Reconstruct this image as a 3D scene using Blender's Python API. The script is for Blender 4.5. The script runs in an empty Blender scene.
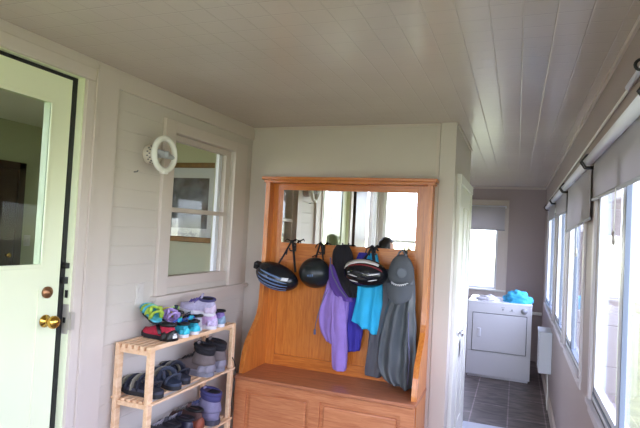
import bpy, bmesh, math, random
from mathutils import Vector, Matrix, noise
random.seed(7)
SC = bpy.context.scene
COL = SC.collection
PI = math.pi

# ------------------------------------------------------------------ materials
def lin(v):
    v /= 255.0
    return v / 12.92 if v <= 0.04045 else ((v + 0.055) / 1.055) ** 2.4
def C(r, g, b):
    return (lin(r), lin(g), lin(b), 1.0)
def new_mat(name):
    m = bpy.data.materials.new(name); m.use_nodes = True
    nt = m.node_tree
    return m, nt, nt.nodes['Principled BSDF']
def plain(name, col, rough=0.5, metal=0.0, spec=0.5, noise_amt=0.0, nscale=30, bump=0.0, bscale=200, trans=0.0, coat=0.0):
    m, nt, b = new_mat(name)
    b.inputs['Base Color'].default_value = col
    b.inputs['Roughness'].default_value = rough
    b.inputs['Metallic'].default_value = metal
    b.inputs['Specular IOR Level'].default_value = spec
    b.inputs['Coat Weight'].default_value = coat
    tc = nt.nodes.new('ShaderNodeTexCoord')
    if noise_amt:
        n = nt.nodes.new('ShaderNodeTexNoise'); n.inputs['Scale'].default_value = nscale; n.inputs['Detail'].default_value = 4
        nt.links.new(tc.outputs['Object'], n.inputs['Vector'])
        mr = nt.nodes.new('ShaderNodeMapRange')
        mr.inputs[1].default_value = 0.3; mr.inputs[2].default_value = 0.7
        mr.inputs[3].default_value = 1 - noise_amt; mr.inputs[4].default_value = 1 + noise_amt
        nt.links.new(n.outputs[0], mr.inputs[0])
        mx = nt.nodes.new('ShaderNodeMix'); mx.data_type = 'RGBA'; mx.blend_type = 'MULTIPLY'
        mx.inputs[0].default_value = 1.0; mx.inputs[6].default_value = col
        nt.links.new(mr.outputs[0], mx.inputs[7]); nt.links.new(mx.outputs[2], b.inputs['Base Color'])
    if bump:
        n2 = nt.nodes.new('ShaderNodeTexNoise'); n2.inputs['Scale'].default_value = bscale; n2.inputs['Detail'].default_value = 3
        nt.links.new(tc.outputs['Object'], n2.inputs['Vector'])
        bp = nt.nodes.new('ShaderNodeBump'); bp.inputs['Strength'].default_value = bump; bp.inputs['Distance'].default_value = 0.004
        nt.links.new(n2.outputs[0], bp.inputs['Height']); nt.links.new(bp.outputs[0], b.inputs['Normal'])
    if trans:
        out = nt.nodes['Material Output']
        tr = nt.nodes.new('ShaderNodeBsdfTranslucent'); tr.inputs[0].default_value = col
        ms = nt.nodes.new('ShaderNodeMixShader'); ms.inputs[0].default_value = trans
        nt.links.new(b.outputs[0], ms.inputs[1]); nt.links.new(tr.outputs[0], ms.inputs[2]); nt.links.new(ms.outputs[0], out.inputs[0])
    return m
def grooved(name, col, grooves, rough=0.5, strength=0.6, width=0.05, spec=0.5):
    """painted boards: V grooves every `spacing` along the given object axes"""
    m, nt, b = new_mat(name)
    b.inputs['Roughness'].default_value = rough; b.inputs['Specular IOR Level'].default_value = spec
    tc = nt.nodes.new('ShaderNodeTexCoord'); sp = nt.nodes.new('ShaderNodeSeparateXYZ')
    nt.links.new(tc.outputs['Object'], sp.inputs[0])
    last = None
    for ax, spacing, off in grooves:
        ad = nt.nodes.new('ShaderNodeMath'); ad.operation = 'ADD'; ad.inputs[1].default_value = off + 100 * spacing
        nt.links.new(sp.outputs[ax], ad.inputs[0])
        dv = nt.nodes.new('ShaderNodeMath'); dv.operation = 'DIVIDE'; dv.inputs[1].default_value = spacing
        nt.links.new(ad.outputs[0], dv.inputs[0])
        fr = nt.nodes.new('ShaderNodeMath'); fr.operation = 'PINGPONG'; fr.inputs[1].default_value = 0.5
        nt.links.new(dv.outputs[0], fr.inputs[0])
        mr = nt.nodes.new('ShaderNodeMapRange'); mr.inputs[1].default_value = 0.0; mr.inputs[2].default_value = width
        nt.links.new(fr.outputs[0], mr.inputs[0])
        if last is None: last = mr
        else:
            mn = nt.nodes.new('ShaderNodeMath'); mn.operation = 'MINIMUM'
            nt.links.new(last.outputs[0], mn.inputs[0]); nt.links.new(mr.outputs[0], mn.inputs[1]); last = mn
    n = nt.nodes.new('ShaderNodeTexNoise'); n.inputs['Scale'].default_value = 1.7; n.inputs['Detail'].default_value = 5
    nt.links.new(tc.outputs['Object'], n.inputs['Vector'])
    mr = nt.nodes.new('ShaderNodeMapRange'); mr.inputs[1].default_value = .3; mr.inputs[2].default_value = .7; mr.inputs[3].default_value = .95; mr.inputs[4].default_value = 1.04
    nt.links.new(n.outputs[0], mr.inputs[0])
    mx = nt.nodes.new('ShaderNodeMix'); mx.data_type = 'RGBA'; mx.blend_type = 'MULTIPLY'; mx.inputs[0].default_value = 1
    mx.inputs[6].default_value = col; nt.links.new(mr.outputs[0], mx.inputs[7])
    nt.links.new(mx.outputs[2], b.inputs['Base Color'])
    bp = nt.nodes.new('ShaderNodeBump'); bp.inputs['Strength'].default_value = strength; bp.inputs['Distance'].default_value = 0.004
    nt.links.new(last.outputs[0], bp.inputs['Height']); nt.links.new(bp.outputs[0], b.inputs['Normal'])
    return m
def wood(name, c1, c2, scale=(1, 1, 1), rough=0.35, spec=0.5, coat=0.0, gs=6.0):
    m, nt, b = new_mat(name)
    tc = nt.nodes.new('ShaderNodeTexCoord'); mp = nt.nodes.new('ShaderNodeMapping'); mp.inputs['Scale'].default_value = scale
    nt.links.new(tc.outputs['Object'], mp.inputs[0])
    n1 = nt.nodes.new('ShaderNodeTexNoise'); n1.inputs['Scale'].default_value = gs; n1.inputs['Detail'].default_value = 6; n1.inputs['Distortion'].default_value = 1.2
    nt.links.new(mp.outputs[0], n1.inputs['Vector'])
    n2 = nt.nodes.new('ShaderNodeTexNoise'); n2.inputs['Scale'].default_value = gs * 5; n2.inputs['Detail'].default_value = 3
    nt.links.new(mp.outputs[0], n2.inputs['Vector'])
    ad = nt.nodes.new('ShaderNodeMath'); ad.operation = 'MULTIPLY_ADD'; ad.inputs[1].default_value = .35
    nt.links.new(n2.outputs[0], ad.inputs[0]); nt.links.new(n1.outputs[0], ad.inputs[2])
    cr = nt.nodes.new('ShaderNodeValToRGB')
    cr.color_ramp.elements[0].position = .48; cr.color_ramp.elements[0].color = c2
    cr.color_ramp.elements[1].position = .85; cr.color_ramp.elements[1].color = c1
    nt.links.new(ad.outputs[0], cr.inputs[0]); nt.links.new(cr.outputs[0], b.inputs['Base Color'])
    b.inputs['Roughness'].default_value = rough; b.inputs['Specular IOR Level'].default_value = spec; b.inputs['Coat Weight'].default_value = coat
    b.inputs['Coat Roughness'].default_value = .25
    return m
def glass_mat(name, tint=(1, 1, 1, 1), refl=0.08):
    m = bpy.data.materials.new(name); m.use_nodes = True; nt = m.node_tree; nt.nodes.clear()
    out = nt.nodes.new('ShaderNodeOutputMaterial'); t = nt.nodes.new('ShaderNodeBsdfTransparent'); g = nt.nodes.new('ShaderNodeBsdfGlossy')
    t.inputs[0].default_value = tint; g.inputs['Roughness'].default_value = 0.0
    ge = nt.nodes.new('ShaderNodeNewGeometry'); dt = nt.nodes.new('ShaderNodeVectorMath'); dt.operation = 'DOT_PRODUCT'
    nt.links.new(ge.outputs['Incoming'], dt.inputs[0]); nt.links.new(ge.outputs['Normal'], dt.inputs[1])
    ab = nt.nodes.new('ShaderNodeMath'); ab.operation = 'ABSOLUTE'; nt.links.new(dt.outputs['Value'], ab.inputs[0])
    om = nt.nodes.new('ShaderNodeMath'); om.operation = 'SUBTRACT'; om.inputs[0].default_value = 1; nt.links.new(ab.outputs[0], om.inputs[1])
    pw = nt.nodes.new('ShaderNodeMath'); pw.operation = 'POWER'; pw.inputs[1].default_value = 5; nt.links.new(om.outputs[0], pw.inputs[0])
    mu = nt.nodes.new('ShaderNodeMath'); mu.operation = 'MULTIPLY_ADD'; mu.inputs[1].default_value = 1 - refl / 2; mu.inputs[2].default_value = refl / 2
    nt.links.new(pw.outputs[0], mu.inputs[0])
    mx = nt.nodes.new('ShaderNodeMixShader'); nt.links.new(mu.outputs[0], mx.inputs[0])
    nt.links.new(t.outputs[0], mx.inputs[1]); nt.links.new(g.outputs[0], mx.inputs[2]); nt.links.new(mx.outputs[0], out.inputs[0])
    return m
def tile_floor(name):
    m, nt, b = new_mat(name)
    tc = nt.nodes.new('ShaderNodeTexCoord'); mp = nt.nodes.new('ShaderNodeMapping')
    mp.inputs['Rotation'].default_value = (0, 0, PI / 2); mp.inputs['Location'].default_value = (.30, .02, 0)
    nt.links.new(tc.outputs['Object'], mp.inputs[0])
    br = nt.nodes.new('ShaderNodeTexBrick')
    br.inputs['Scale'].default_value = 1.0; br.inputs['Brick Width'].default_value = .65; br.inputs['Row Height'].default_value = .325
    br.inputs['Mortar Size'].default_value = .006; br.inputs['Mortar Smooth'].default_value = .1
    br.inputs['Color1'].default_value = (1, 1, 1, 1); br.inputs['Color2'].default_value = (.8, .8, .8, 1); br.inputs['Mortar'].default_value = (2.2, 2.2, 2.3, 1)
    nt.links.new(mp.outputs[0], br.inputs['Vector'])
    n = nt.nodes.new('ShaderNodeTexNoise'); n.inputs['Scale'].default_value = 5; n.inputs['Detail'].default_value = 8; n.inputs['Distortion'].default_value = 1.5
    mp2 = nt.nodes.new('ShaderNodeMapping'); mp2.inputs['Scale'].default_value = (.8, 2.2, 1)
    nt.links.new(tc.outputs['Object'], mp2.inputs[0]); nt.links.new(mp2.outputs[0], n.inputs['Vector'])
    cr = nt.nodes.new('ShaderNodeValToRGB')
    cr.color_ramp.elements[0].position = .35; cr.color_ramp.elements[0].color = C(74, 66, 66)
    cr.color_ramp.elements[1].position = .68; cr.color_ramp.elements[1].color = C(128, 116, 112)
    nt.links.new(n.outputs[0], cr.inputs[0])
    mx = nt.nodes.new('ShaderNodeMix'); mx.data_type = 'RGBA'; mx.blend_type = 'MULTIPLY'; mx.inputs[0].default_value = 1
    nt.links.new(cr.outputs[0], mx.inputs[6]); nt.links.new(br.outputs['Color'], mx.inputs[7]); nt.links.new(mx.outputs[2], b.inputs['Base Color'])
    b.inputs['Roughness'].default_value = .42
    return m

M = {}
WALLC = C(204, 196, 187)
M['wall'] = grooved('painted boards', WALLC, [(2, .1, 0)], rough=.5, strength=.5, width=.03)
M['wall_plain'] = plain('painted panel', WALLC, .5, noise_amt=.03, nscale=2)
M['wall_right'] = plain('painted board shade tone', C(172, 158, 154), .5, noise_amt=.03, nscale=2)  # wall paint darkened to stand in for dimmer light on right and far walls
M['trim'] = plain('painted trim', C(208, 197, 188), .45)
M['ceiling'] = grooved('ceiling boards', C(200, 188, 178), [(0, .105, .008), (1, .105, .05)], rough=.24, strength=.36, width=.030, spec=.55)
M['house'] = plain('house wall paint', C(182, 184, 156), .6)
M['house_floor'] = wood('house floor', C(140, 95, 60), C(100, 64, 40), (8, 1, 1))
M['floor'] = tile_floor('slate tile')
M['white'] = plain('white paint', C(236, 236, 228), .35)
M['doorwhite'] = plain('door paint', C(234, 240, 208), .35)
M['frame_white'] = plain('white vinyl', C(226, 230, 236), .35)
M['alu'] = plain('dark aluminium', C(112, 122, 138), .4)
M['sill'] = plain('sill paint', C(208, 202, 206), .4)
M['glass'] = glass_mat('window glass')
M['glass_in'] = glass_mat('interior glass', refl=.02)
M['glass_door'] = glass_mat('door glass', tint=(.80, .84, .80, 1), refl=.015)
M['dark_wood'] = wood('dark stained wood', C(74, 50, 38), C(46, 30, 24), (6, 6, .6))
M['brass'] = plain('brass', C(214, 170, 80), .18, metal=1)
M['bronze'] = plain('old brass', C(160, 116, 84), .35, metal=.9)
M['chrome'] = plain('chrome', C(200, 200, 205), .2, metal=1)
M['steel'] = plain('plate steel', C(196, 190, 184), .35, metal=.6)
M['black'] = plain('black', C(20, 20, 22), .45)
M['blackfab'] = plain('black fabric', C(26, 24, 30), .85, bump=.4)
M['gloss_black'] = plain('gloss black', C(18, 20, 26), .16)
M['oak'] = wood('honey oak', C(212, 132, 56), C(186, 102, 38), (9, 9, .7), .3, coat=.25)
M['oak_h'] = wood('honey oak across', C(210, 128, 54), C(182, 98, 36), (.7, 9, 9), .3, coat=.25)
M['oak_front'] = wood('oak bench front', C(206, 138, 92), C(182, 108, 66), (.7, 9, 9), .35, coat=.2)
M['oak_seat'] = wood('worn oak seat', C(186, 118, 80), C(152, 92, 60), (.8, 9, 9), .38, coat=.15)
M['pine'] = wood('pine', C(242, 208, 172), C(224, 182, 140), (5, 1, 5), .5)
M['mirror'] = plain('mirror', (.92, .93, .92, 1), 0.0, metal=1)
M['appliance'] = plain('white enamel', C(232, 234, 240), .25)
M['appl_grey'] = plain('grey plastic', C(176, 180, 188), .4)
M['seam'] = plain('dark seam', C(90, 92, 102), .6)
M['shade'] = plain('roller blind fabric', C(196, 192, 196), .8, trans=.3)
M['shade_rod'] = plain('roller tube', C(232, 234, 244), .3)
M['hem'] = plain('hem bar', C(170, 170, 178), .5)
M['tube'] = plain('lamp tube', C(240, 240, 232), .25)
M['porcelain'] = plain('porcelain', C(214, 205, 190), .35)
M['gold'] = plain('gilt wood', C(122, 88, 40), .35, metal=.25, noise_amt=.2, nscale=25)
M['mat_board'] = plain('mat board', C(206, 210, 214), .7)
M['purple'] = plain('purple fleece', C(152, 124, 198), .9, noise_amt=.06, nscale=18, bump=.3)
M['lining'] = plain('black lining', C(24, 21, 28), .9, bump=.3)
M['violet'] = plain('violet trim', C(92, 62, 148), .8)
M['greyzip'] = plain('grey blue zip', C(104, 104, 136), .6)
M['navy'] = plain('navy cloth', C(58, 50, 150), .85, noise_amt=.1, nscale=15)
M['cyan'] = plain('turquoise cloth', C(40, 176, 222), .75, noise_amt=.05, nscale=12)
M['greyj'] = plain('grey nylon', C(82, 88, 92), .40, noise_amt=.08, nscale=10, bump=.15, bscale=60)
M['greyj2'] = plain('grey nylon sleeve', C(84, 86, 94), .55, noise_amt=.08, nscale=10, bump=.15, bscale=60)
M['capgrey'] = plain('grey cap cotton', C(84, 88, 94), .85, bump=.3)
M['cap_dark'] = plain('pale cap badge', C(106, 112, 120), .8)
M['paint_white'] = plain('white print', C(226, 226, 230), .5)
M['helm_blue'] = plain('helmet stripe blue', C(104, 128, 168), .25)
M['helm_black'] = plain('helmet shell', C(24, 27, 34), .22)
M['helm_matte'] = plain('helmet shell satin', C(26, 34, 36), .33)
M['helm_white'] = plain('helmet white', C(220, 216, 214), .3)
M['helm_red'] = plain('helmet dark red', C(120, 34, 38), .3)
M['foam'] = plain('helmet foam', C(38, 38, 42), .8)
M['blue_towel'] = plain('blue towel', C(64, 170, 214), .9, noise_amt=.25, nscale=22, bump=.6, bscale=60)
M['white_cloth'] = plain('white cloth', C(222, 222, 230), .9, bump=.4, bscale=80)
M['heater'] = plain('heater enamel', C(222, 228, 236), .35)
M['outlet'] = plain('switch plate', C(208, 202, 196), .4)
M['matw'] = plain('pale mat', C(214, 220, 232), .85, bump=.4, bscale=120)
M['grass'] = plain('pale dry lawn', C(128, 130, 86), .9, noise_amt=.2, nscale=3)
M['soil'] = plain('pale path', C(200, 200, 190), .9)

# ------------------------------------------------------------------ mesh helpers
def link(o, parent=None):
    COL.objects.link(o)
    if parent: o.parent = parent
    return o
def obj(name, bm, mat, parent=None, smooth=False, loc=None, rot=None):
    me = bpy.data.meshes.new(name)
    bmesh.ops.recalc_face_normals(bm, faces=bm.faces[:])
    bm.to_mesh(me); bm.free()
    if smooth:
        for p in me.polygons: p.use_smooth = True
    for m in (mat if isinstance(mat, (list, tuple)) else [mat]): me.materials.append(m)
    o = bpy.data.objects.new(name, me)
    if loc: o.location = loc
    if rot: o.rotation_euler = rot
    return link(o, parent)
def tag(o, label=None, cat=None, group=None, kind=None):
    if label: o['label'] = label
    if cat: o['category'] = cat
    if group: o['group'] = group
    if kind: o['kind'] = kind
    return o
def thing(name, label, cat, loc=(0, 0, 0), rot=(0, 0, 0), group=None):
    o = bpy.data.objects.new(name, None); o.empty_display_size = .05
    COL.objects.link(o); o.location = loc; o.rotation_euler = rot
    return tag(o, label, cat, group)
def struct(name, bm, mat, parent=None, **k):
    o = obj(name, bm, mat, parent, **k)
    if parent is None: o['kind'] = 'structure'
    return o
def struct_empty(name, loc=(0, 0, 0), rot=(0, 0, 0)):
    o = bpy.data.objects.new(name, None); COL.objects.link(o); o.location = loc; o.rotation_euler = rot; o['kind'] = 'structure'
    return o
def dup(root, loc, rot, label=None, group=None):
    r = root.copy(); COL.objects.link(r); r.location = loc; r.rotation_euler = rot
    if label: r['label'] = label
    if group: r['group'] = group
    for ch in list(root.children):
        c = ch.copy(); COL.objects.link(c); c.parent = r
        for g in list(ch.children):
            d = g.copy(); COL.objects.link(d); d.parent = c
    return r
def B(): return bmesh.new()
def box(bm, x0, x1, y0, y1, z0, z1, bevel=0.0, mi=0, M4=None):
    r = bmesh.ops.create_cube(bm, size=1.0)
    vs = r['verts']
    for v in vs:
        v.co = Vector(((x0 + x1) / 2 + v.co.x * (x1 - x0), (y0 + y1) / 2 + v.co.y * (y1 - y0), (z0 + z1) / 2 + v.co.z * (z1 - z0)))
    fs = set(f for v in vs for f in v.link_faces)
    if bevel:
        es = list(set(e for v in vs for e in v.link_edges))
        rr = bmesh.ops.bevel(bm, geom=es, offset=bevel, segments=2, affect='EDGES', profile=.5)
        fs = set(rr['faces']) | set(f for f in fs if f.is_valid)
        vs = list(set(v for f in fs for v in f.verts))
    for f in fs: f.material_index = mi
    if M4 is not None:
        for v in set(vs): v.co = M4 @ v.co
    return bm
def bx(x0, x1, y0, y1, z0, z1, bevel=0.0):
    return box(B(), x0, x1, y0, y1, z0, z1, bevel)
def frame_of(d):
    d = d.normalized(); a = Vector((0, 0, 1)) if abs(d.z) < .9 else Vector((1, 0, 0))
    u = d.cross(a).normalized(); return u, d.cross(u).normalized()
def tube(bm, pts, r, n=10, closed=False, cap=True, rs=None, flat=1.0):
    pts = [Vector(p) for p in pts]; k = len(pts); rings = []
    u = None
    for i, p in enumerate(pts):
        if closed: d = pts[(i + 1) % k] - pts[i - 1]
        else: d = pts[min(i + 1, k - 1)] - pts[max(i - 1, 0)]
        d.normalize()
        if u is None: u, v = frame_of(d)
        else:
            u = (u - d * u.dot(d)).normalized(); v = d.cross(u)
        rr = rs[i] if rs else r
        rings.append([bm.verts.new(p + u * rr * math.cos(2 * PI * j / n) + v * rr * flat * math.sin(2 * PI * j / n)) for j in range(n)])
    for i in range(k if closed else k - 1):
        a, b = rings[i], rings[(i + 1) % k]
        for j in range(n): bm.faces.new((a[j], a[(j + 1) % n], b[(j + 1) % n], b[j]))
    if cap and not closed:
        bm.faces.new(rings[0][::-1]); bm.faces.new(rings[-1])
    return bm
def lathe(bm, prof, n=24, axis='z', o=(0, 0, 0)):
    """prof: list of (r, h) along the axis"""
    rings = []
    o = Vector(o)
    def pt(r, h, a):
        c, s = r * math.cos(a), r * math.sin(a)
        return o + {'z': Vector((c, s, h)), 'x': Vector((h, c, s)), 'y': Vector((c, h, s))}[axis]
    for r, h in prof:
        if r < 1e-6: rings.append([bm.verts.new(pt(0, h, 0))])
        else: rings.append([bm.verts.new(pt(r, h, 2 * PI * j / n)) for j in range(n)])
    for a, b in zip(rings[:-1], rings[1:]):
        for j in range(n):
            j2 = (j + 1) % n
            if len(a) == 1 and len(b) == 1: continue
            if len(a) == 1: bm.faces.new((a[0], b[j2], b[j]))
            elif len(b) == 1: bm.faces.new((a[j], a[j2], b[0]))
            else: bm.faces.new((a[j], a[j2], b[j2], b[j]))
    if len(rings[0]) > 1: bm.faces.new(rings[0][::-1])
    if len(rings[-1]) > 1: bm.faces.new(rings[-1])
    return bm
def prism(bm, poly, t0, t1, plane='yz'):
    """extrude a closed polygon: plane yz -> thickness along x; xz -> along y; xy -> along z"""
    def P(a, b, t): return {'yz': (t, a, b), 'xz': (a, t, b), 'xy': (a, b, t)}[plane]
    A = [bm.verts.new(P(a, b, t0)) for a, b in poly]; D = [bm.verts.new(P(a, b, t1)) for a, b in poly]
    n = len(poly)
    bm.faces.new(A); bm.faces.new(D[::-1])
    for i in range(n): bm.faces.new((A[i], A[(i + 1) % n], D[(i + 1) % n], D[i]))
    return bm
def wall_grid(axis, p0, p1, u0, u1, z0, z1, holes):
    """a wall slab p0..p1 thick along `axis` ('x' or 'y'), with rectangular holes (u0,u1,z0,z1)"""
    us = sorted(set([u0, u1] + [h[i] for h in holes for i in (0, 1)])); zs = sorted(set([z0, z1] + [h[i] for h in holes for i in (2, 3)]))
    nu, nz = len(us) - 1, len(zs) - 1
    def solid(i, k):
        if not (0 <= i < nu and 0 <= k < nz): return False
        cu, cz = (us[i] + us[i + 1]) / 2, (zs[k] + zs[k + 1]) / 2
        return not any(h[0] < cu < h[1] and h[2] < cz < h[3] for h in holes)
    bm = B(); cache = {}
    def V(u, p, z):
        key = (round(u, 5), round(p, 5), round(z, 5))
        if key not in cache: cache[key] = bm.verts.new((p, u, z) if axis == 'x' else (u, p, z))
        return cache[key]
    for i in range(nu):
        for k in range(nz):
            if not solid(i, k): continue
            a, b, c, d = us[i], us[i + 1], zs[k], zs[k + 1]
            bm.faces.new((V(a, p0, c), V(b, p0, c), V(b, p0, d), V(a, p0, d)))
            bm.faces.new((V(a, p1, c), V(a, p1, d), V(b, p1, d), V(b, p1, c)))
            if not solid(i - 1, k): bm.faces.new((V(a, p0, c), V(a, p0, d), V(a, p1, d), V(a, p1, c)))
            if not solid(i + 1, k): bm.faces.new((V(b, p0, c), V(b, p1, c), V(b, p1, d), V(b, p0, d)))
            if not solid(i, k - 1): bm.faces.new((V(a, p0, c), V(a, p1, c), V(b, p1, c), V(b, p0, c)))
            if not solid(i, k + 1): bm.faces.new((V(a, p0, d), V(b, p0, d), V(b, p1, d), V(a, p1, d)))
    return bm
def spline(keys, t):
    """catmull-rom through tuples, t in 0..1"""
    n = len(keys) - 1; f = min(max(t, 0), 1) * n; i = min(int(f), n - 1); f -= i
    p = [keys[max(i - 1, 0)], keys[i], keys[i + 1], keys[min(i + 2, n)]]
    return [0.5 * (2 * b + (c - a) * f + (2 * a - 5 * b + 4 * c - d) * f * f + (3 * b - a - 3 * c + d) * f ** 3) for a, b, c, d in zip(*p)]

# ------------------------------------------------------------------ the room
XL, XR, YB, YF, H, YR = -1.915, .357, 3.496, 7.79, 2.39, -.55
XC, YC = -.395, 4.60           # corridor wall face, its far end
struct('floor', bx(-2.06, XR + .1, YR - .1, YF + .1, -.06, 0), M['floor'])
struct('ceiling', bx(-2.06, XR + .1, YR - .1, YF + .1, H, H + .06), M['ceiling'])
LEFT_HOLES = [(.90, 1.84, .23, 2.29), (2.53, 3.225, 1.25, 2.165), (-.50, .18, .06, 2.30)]
struct('wall_left', wall_grid('x', XL - .14, XL, YR - .1, YB + .1, 0, H, LEFT_HOLES), M['wall'])
struct('wall_back', bx(XL, -.50, YB, YB + .10, 0, H), M['wall_plain'])
struct('wall_corridor', bx(-.496, XC, YB - .03, YC, 0, H), M['wall_plain'])
struct('wall_nook', bx(-1.66, -.50, YC - .08, YC, 0, H), M['wall_plain'])
struct('wall_nook_side', bx(-1.76, -1.66, YC - .08, YF, 0, H), M['wall_plain'])
FARH = (-1.15, -.255, .93, 2.06)
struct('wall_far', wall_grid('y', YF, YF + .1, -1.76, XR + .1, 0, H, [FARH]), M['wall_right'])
RW = [(-.42, 1.15, .90, 2.0), (1.42, 2.80, .90, 2.0), (3.25, 4.23, .90, 2.0), (4.45, 5.36, .90, 2.0), (5.62, 6.95, .90, 2.0)]
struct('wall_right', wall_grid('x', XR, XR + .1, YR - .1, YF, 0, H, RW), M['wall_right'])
RH = (-1.86, .30, .06, 2.30)
struct('wall_rear', wall_grid('y', YR - .1, YR, -2.055, XR + .1, 0, H, [RH]), M['wall_plain'])

# trims of the porch
def trim(n, bm, m='trim'): return struct('trim_%d' % n, bm, M[m])
trim(1, bx(XL, XL + .012, YR, YB, H - .016, H))                                     # beads under the ceiling
trim(2, bx(XL, -.50, YB - .012, YB, H - .016, H))
trim(3, bx(XC, XC + .01, YB, YC, H - .014, H))
trim(4, bx(-1.66, XR, YF - .014, YF, H - .03, H))
trim(5, bx(XR - .012, XR, YR, YF, H - .02, H))
trim(6, bx(XL, XL + .014, 2.053, YB, 2.295, H - .016))
trim(16, bx(XL, XL + .014, YR, 1.914, 2.346, H - .016))                                # frieze board on left wall
trim(7, bx(-.522, -.4995, YB - .024, YB, 0, H - .016))                               # batten beside the post
trim(8, box(bx(XL, XL + .020, 1.847, 1.896, .0, 2.285, .003), XL, XL + .020, .82, .90, 0, 2.285, .003))
trim(9, bx(XL, XL + .022, .82, 1.896, 2.286, 2.345, .003))
trim(10, bx(XL, XL + .020, 1.915, 2.052, 0, H - .016, .002))
trim(15, bx(XL, XL + .030, 1.897, 1.914, 0, 2.345))                                 # flat board right of the door casing
struct('baseboard_left', bx(XL, XL + .015, 2.052, YB, 0, .12), M['trim'])
struct('baseboard_right', bx(XR - .018, XR, YR, YF, 0, .12), M['trim'])
struct('baseboard_corridor', bx(XC, XC + .015, YB, 3.64, 0, .10), M['trim'])
struct('trim_11', bx(XL, XL + .035, .24, .74, 0, 2.28, .004), M['dark_wood'])      # dark boarding at the rear of the left wall

# ---- exterior ground
struct('ground', bx(-40, 40, -40, 50, -.75, -.70), M['grass'])

# ---- the entry door (ajar by a finger's width, half glazed)
d1 = struct_empty('door_1', (XL - .030, .915, .235))
W_, HT = .891, 2.032
def dbox(*a, **k): return bx(*a, **k)
bm = B()
gy0, gy1, gz0, gz1 = .16, .785, 1.185, 1.905
box(bm, -.044, 0, 0, gy0, 0, HT); box(bm, -.044, 0, gy1, W_, 0, HT)
box(bm, -.044, 0, gy0, gy1, gz1, HT); box(bm, -.044, 0, gy0, gy1, 1.075, gz1 - (gz1 - gz0)); box(bm, -.044, 0, gy0, gy1, 0, .2)
box(bm, -.036, -.004, gy0, gy1, .2, 1.075)
obj('door_slab', bm, M['doorwhite'], d1)
bm = B()
for a in ((gy0 - .012, gy1 + .012, gz1 - .004, gz1 + .014), (gy0 - .012, gy1 + .012, gz0 - .014, gz0 + .004), (gy0 - .012, gy0 + .006, gz0, gz1), (gy1 - .002, gy1 + .010, gz0, gz1)):
    box(bm, -.002, .006, *a, bevel=.002)
obj('glazing_bead', bm, M['doorwhite'], d1)
obj('glass', bx(-.008, -.003, gy0, gy1, gz0, gz1), M['glass_door'], d1)
k = obj('door_knob', lathe(B(), [(.028, 0), (.028, .006), (.012, .012), (.010, .03), (.020, .036), (.028, .048), (.029, .058), (.022, .070), (0, .074)], 24, 'x', (0, W_ - .065, .935)), M['brass'], d1, True)
k['label'] = 'polished brass knob'
k = obj('deadbolt', lathe(B(), [(.026, 0), (.026, .010), (.022, .014), (.010, .016), (.009, .018), (0, .018)], 24, 'x', (0, W_ - .065, 1.062)), M['bronze'], d1, True)
k['label'] = 'old brass deadbolt cylinder'
bm = B(); box(bm, -.034, -.010, W_, W_ + .004, .88, .99); box(bm, -.028, -.016, W_, W_ + .014, .92, .945)
obj('latch', bm, M['steel'], d1)
# jamb with strike plates and a stop blackened to paint the gap's shade
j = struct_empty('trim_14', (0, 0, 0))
bm = B(); box(bm, XL - .14, XL + .004, 1.838, 1.846, .23, 2.29); box(bm, XL - .14, XL, .896, .902, .23, 2.29); box(bm, XL - .14, XL, .9, 1.84, 2.285, 2.292)
obj('jamb', bm, M['doorwhite'], j)
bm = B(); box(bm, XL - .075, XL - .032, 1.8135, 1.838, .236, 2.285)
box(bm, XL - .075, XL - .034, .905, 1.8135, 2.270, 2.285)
obj('gap_shade', bm, M['black'], j)
bm = B(); box(bm, XL - .028, XL + .006, 1.834, 1.838, 1.10, 1.235); box(bm, XL - .004, XL + .022, 1.838, 1.86, 1.12, 1.20)
obj('strike_plate', bm, M['steel'], j)
bm = B(); box(bm, XL - .02, XL - .004, 1.832, 1.8345, 1.265, 1.30); box(bm, XL - .022, XL - .008, 1.832, 1.8345, 1.15, 1.175)
obj('bolt_hole', bm, M['black'], j)
bm = B(); box(bm, XL - .031, XL - .008, 1.818, 1.838, 1.40, 1.425); box(bm, XL - .031, XL - .012, 1.816, 1.838, 1.33, 1.36)
obj('chain_bracket', bm, M['black'], j)

# ---- interior window to the house
w = struct_empty('window_6', (0, 0, 0))
y0, y1, z0, z1 = 2.53, 3.225, 1.25, 2.165
bm = B()
box(bm, XL, XL + .022, 2.432, y0, 1.215, 2.235, .003); box(bm, XL, XL + .022, y1, 3.392, 1.215, 2.235, .003); box(bm, XL, XL + .022, y0, y1, z1 + .0, 2.235, .003)
obj('casing', bm, M['trim'], w)
bm = B(); box(bm, XL - .02, XL + .045, 2.41, 3.47, 1.190, 1.215, .003); box(bm, XL, XL + .016, 2.43, 3.45, 1.135, 1.190, .002)
obj('stool', bm, M['trim'], w)
bm = B()
xs0, xs1 = XL - .06, XL - .025
box(bm, xs0, xs1, y0, y0 + .022, z0, z1); box(bm, xs0, xs1, y1 - .05, y1, z0, z1); box(bm, xs0, xs1, y0 + .022, y1 - .05, z1 - .035, z1); box(bm, xs1, xs1 + .02, y0, y1, z0, z0 + .065); box(bm, xs0, xs1, y0 + .022, y1 - .05, z0, z0 + .065)
obj('sash', bm, M['trim'], w)
obj('parting_strip', bx(XL - .085, XL - .061, y1 - .085, y1 - .02, z0 + .06, z1 - .03), M['frame_white'], w)
obj('meeting_rail', bx(XL - .06, XL - .02, y0, y1 - .01, 1.70, 1.728, .003), M['trim'], w)
obj('pane', bx(XL - .046, XL - .042, y0 + .02, y1 - .04, z0 + .06, z1 - .03), M['glass_in'], w)

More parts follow.
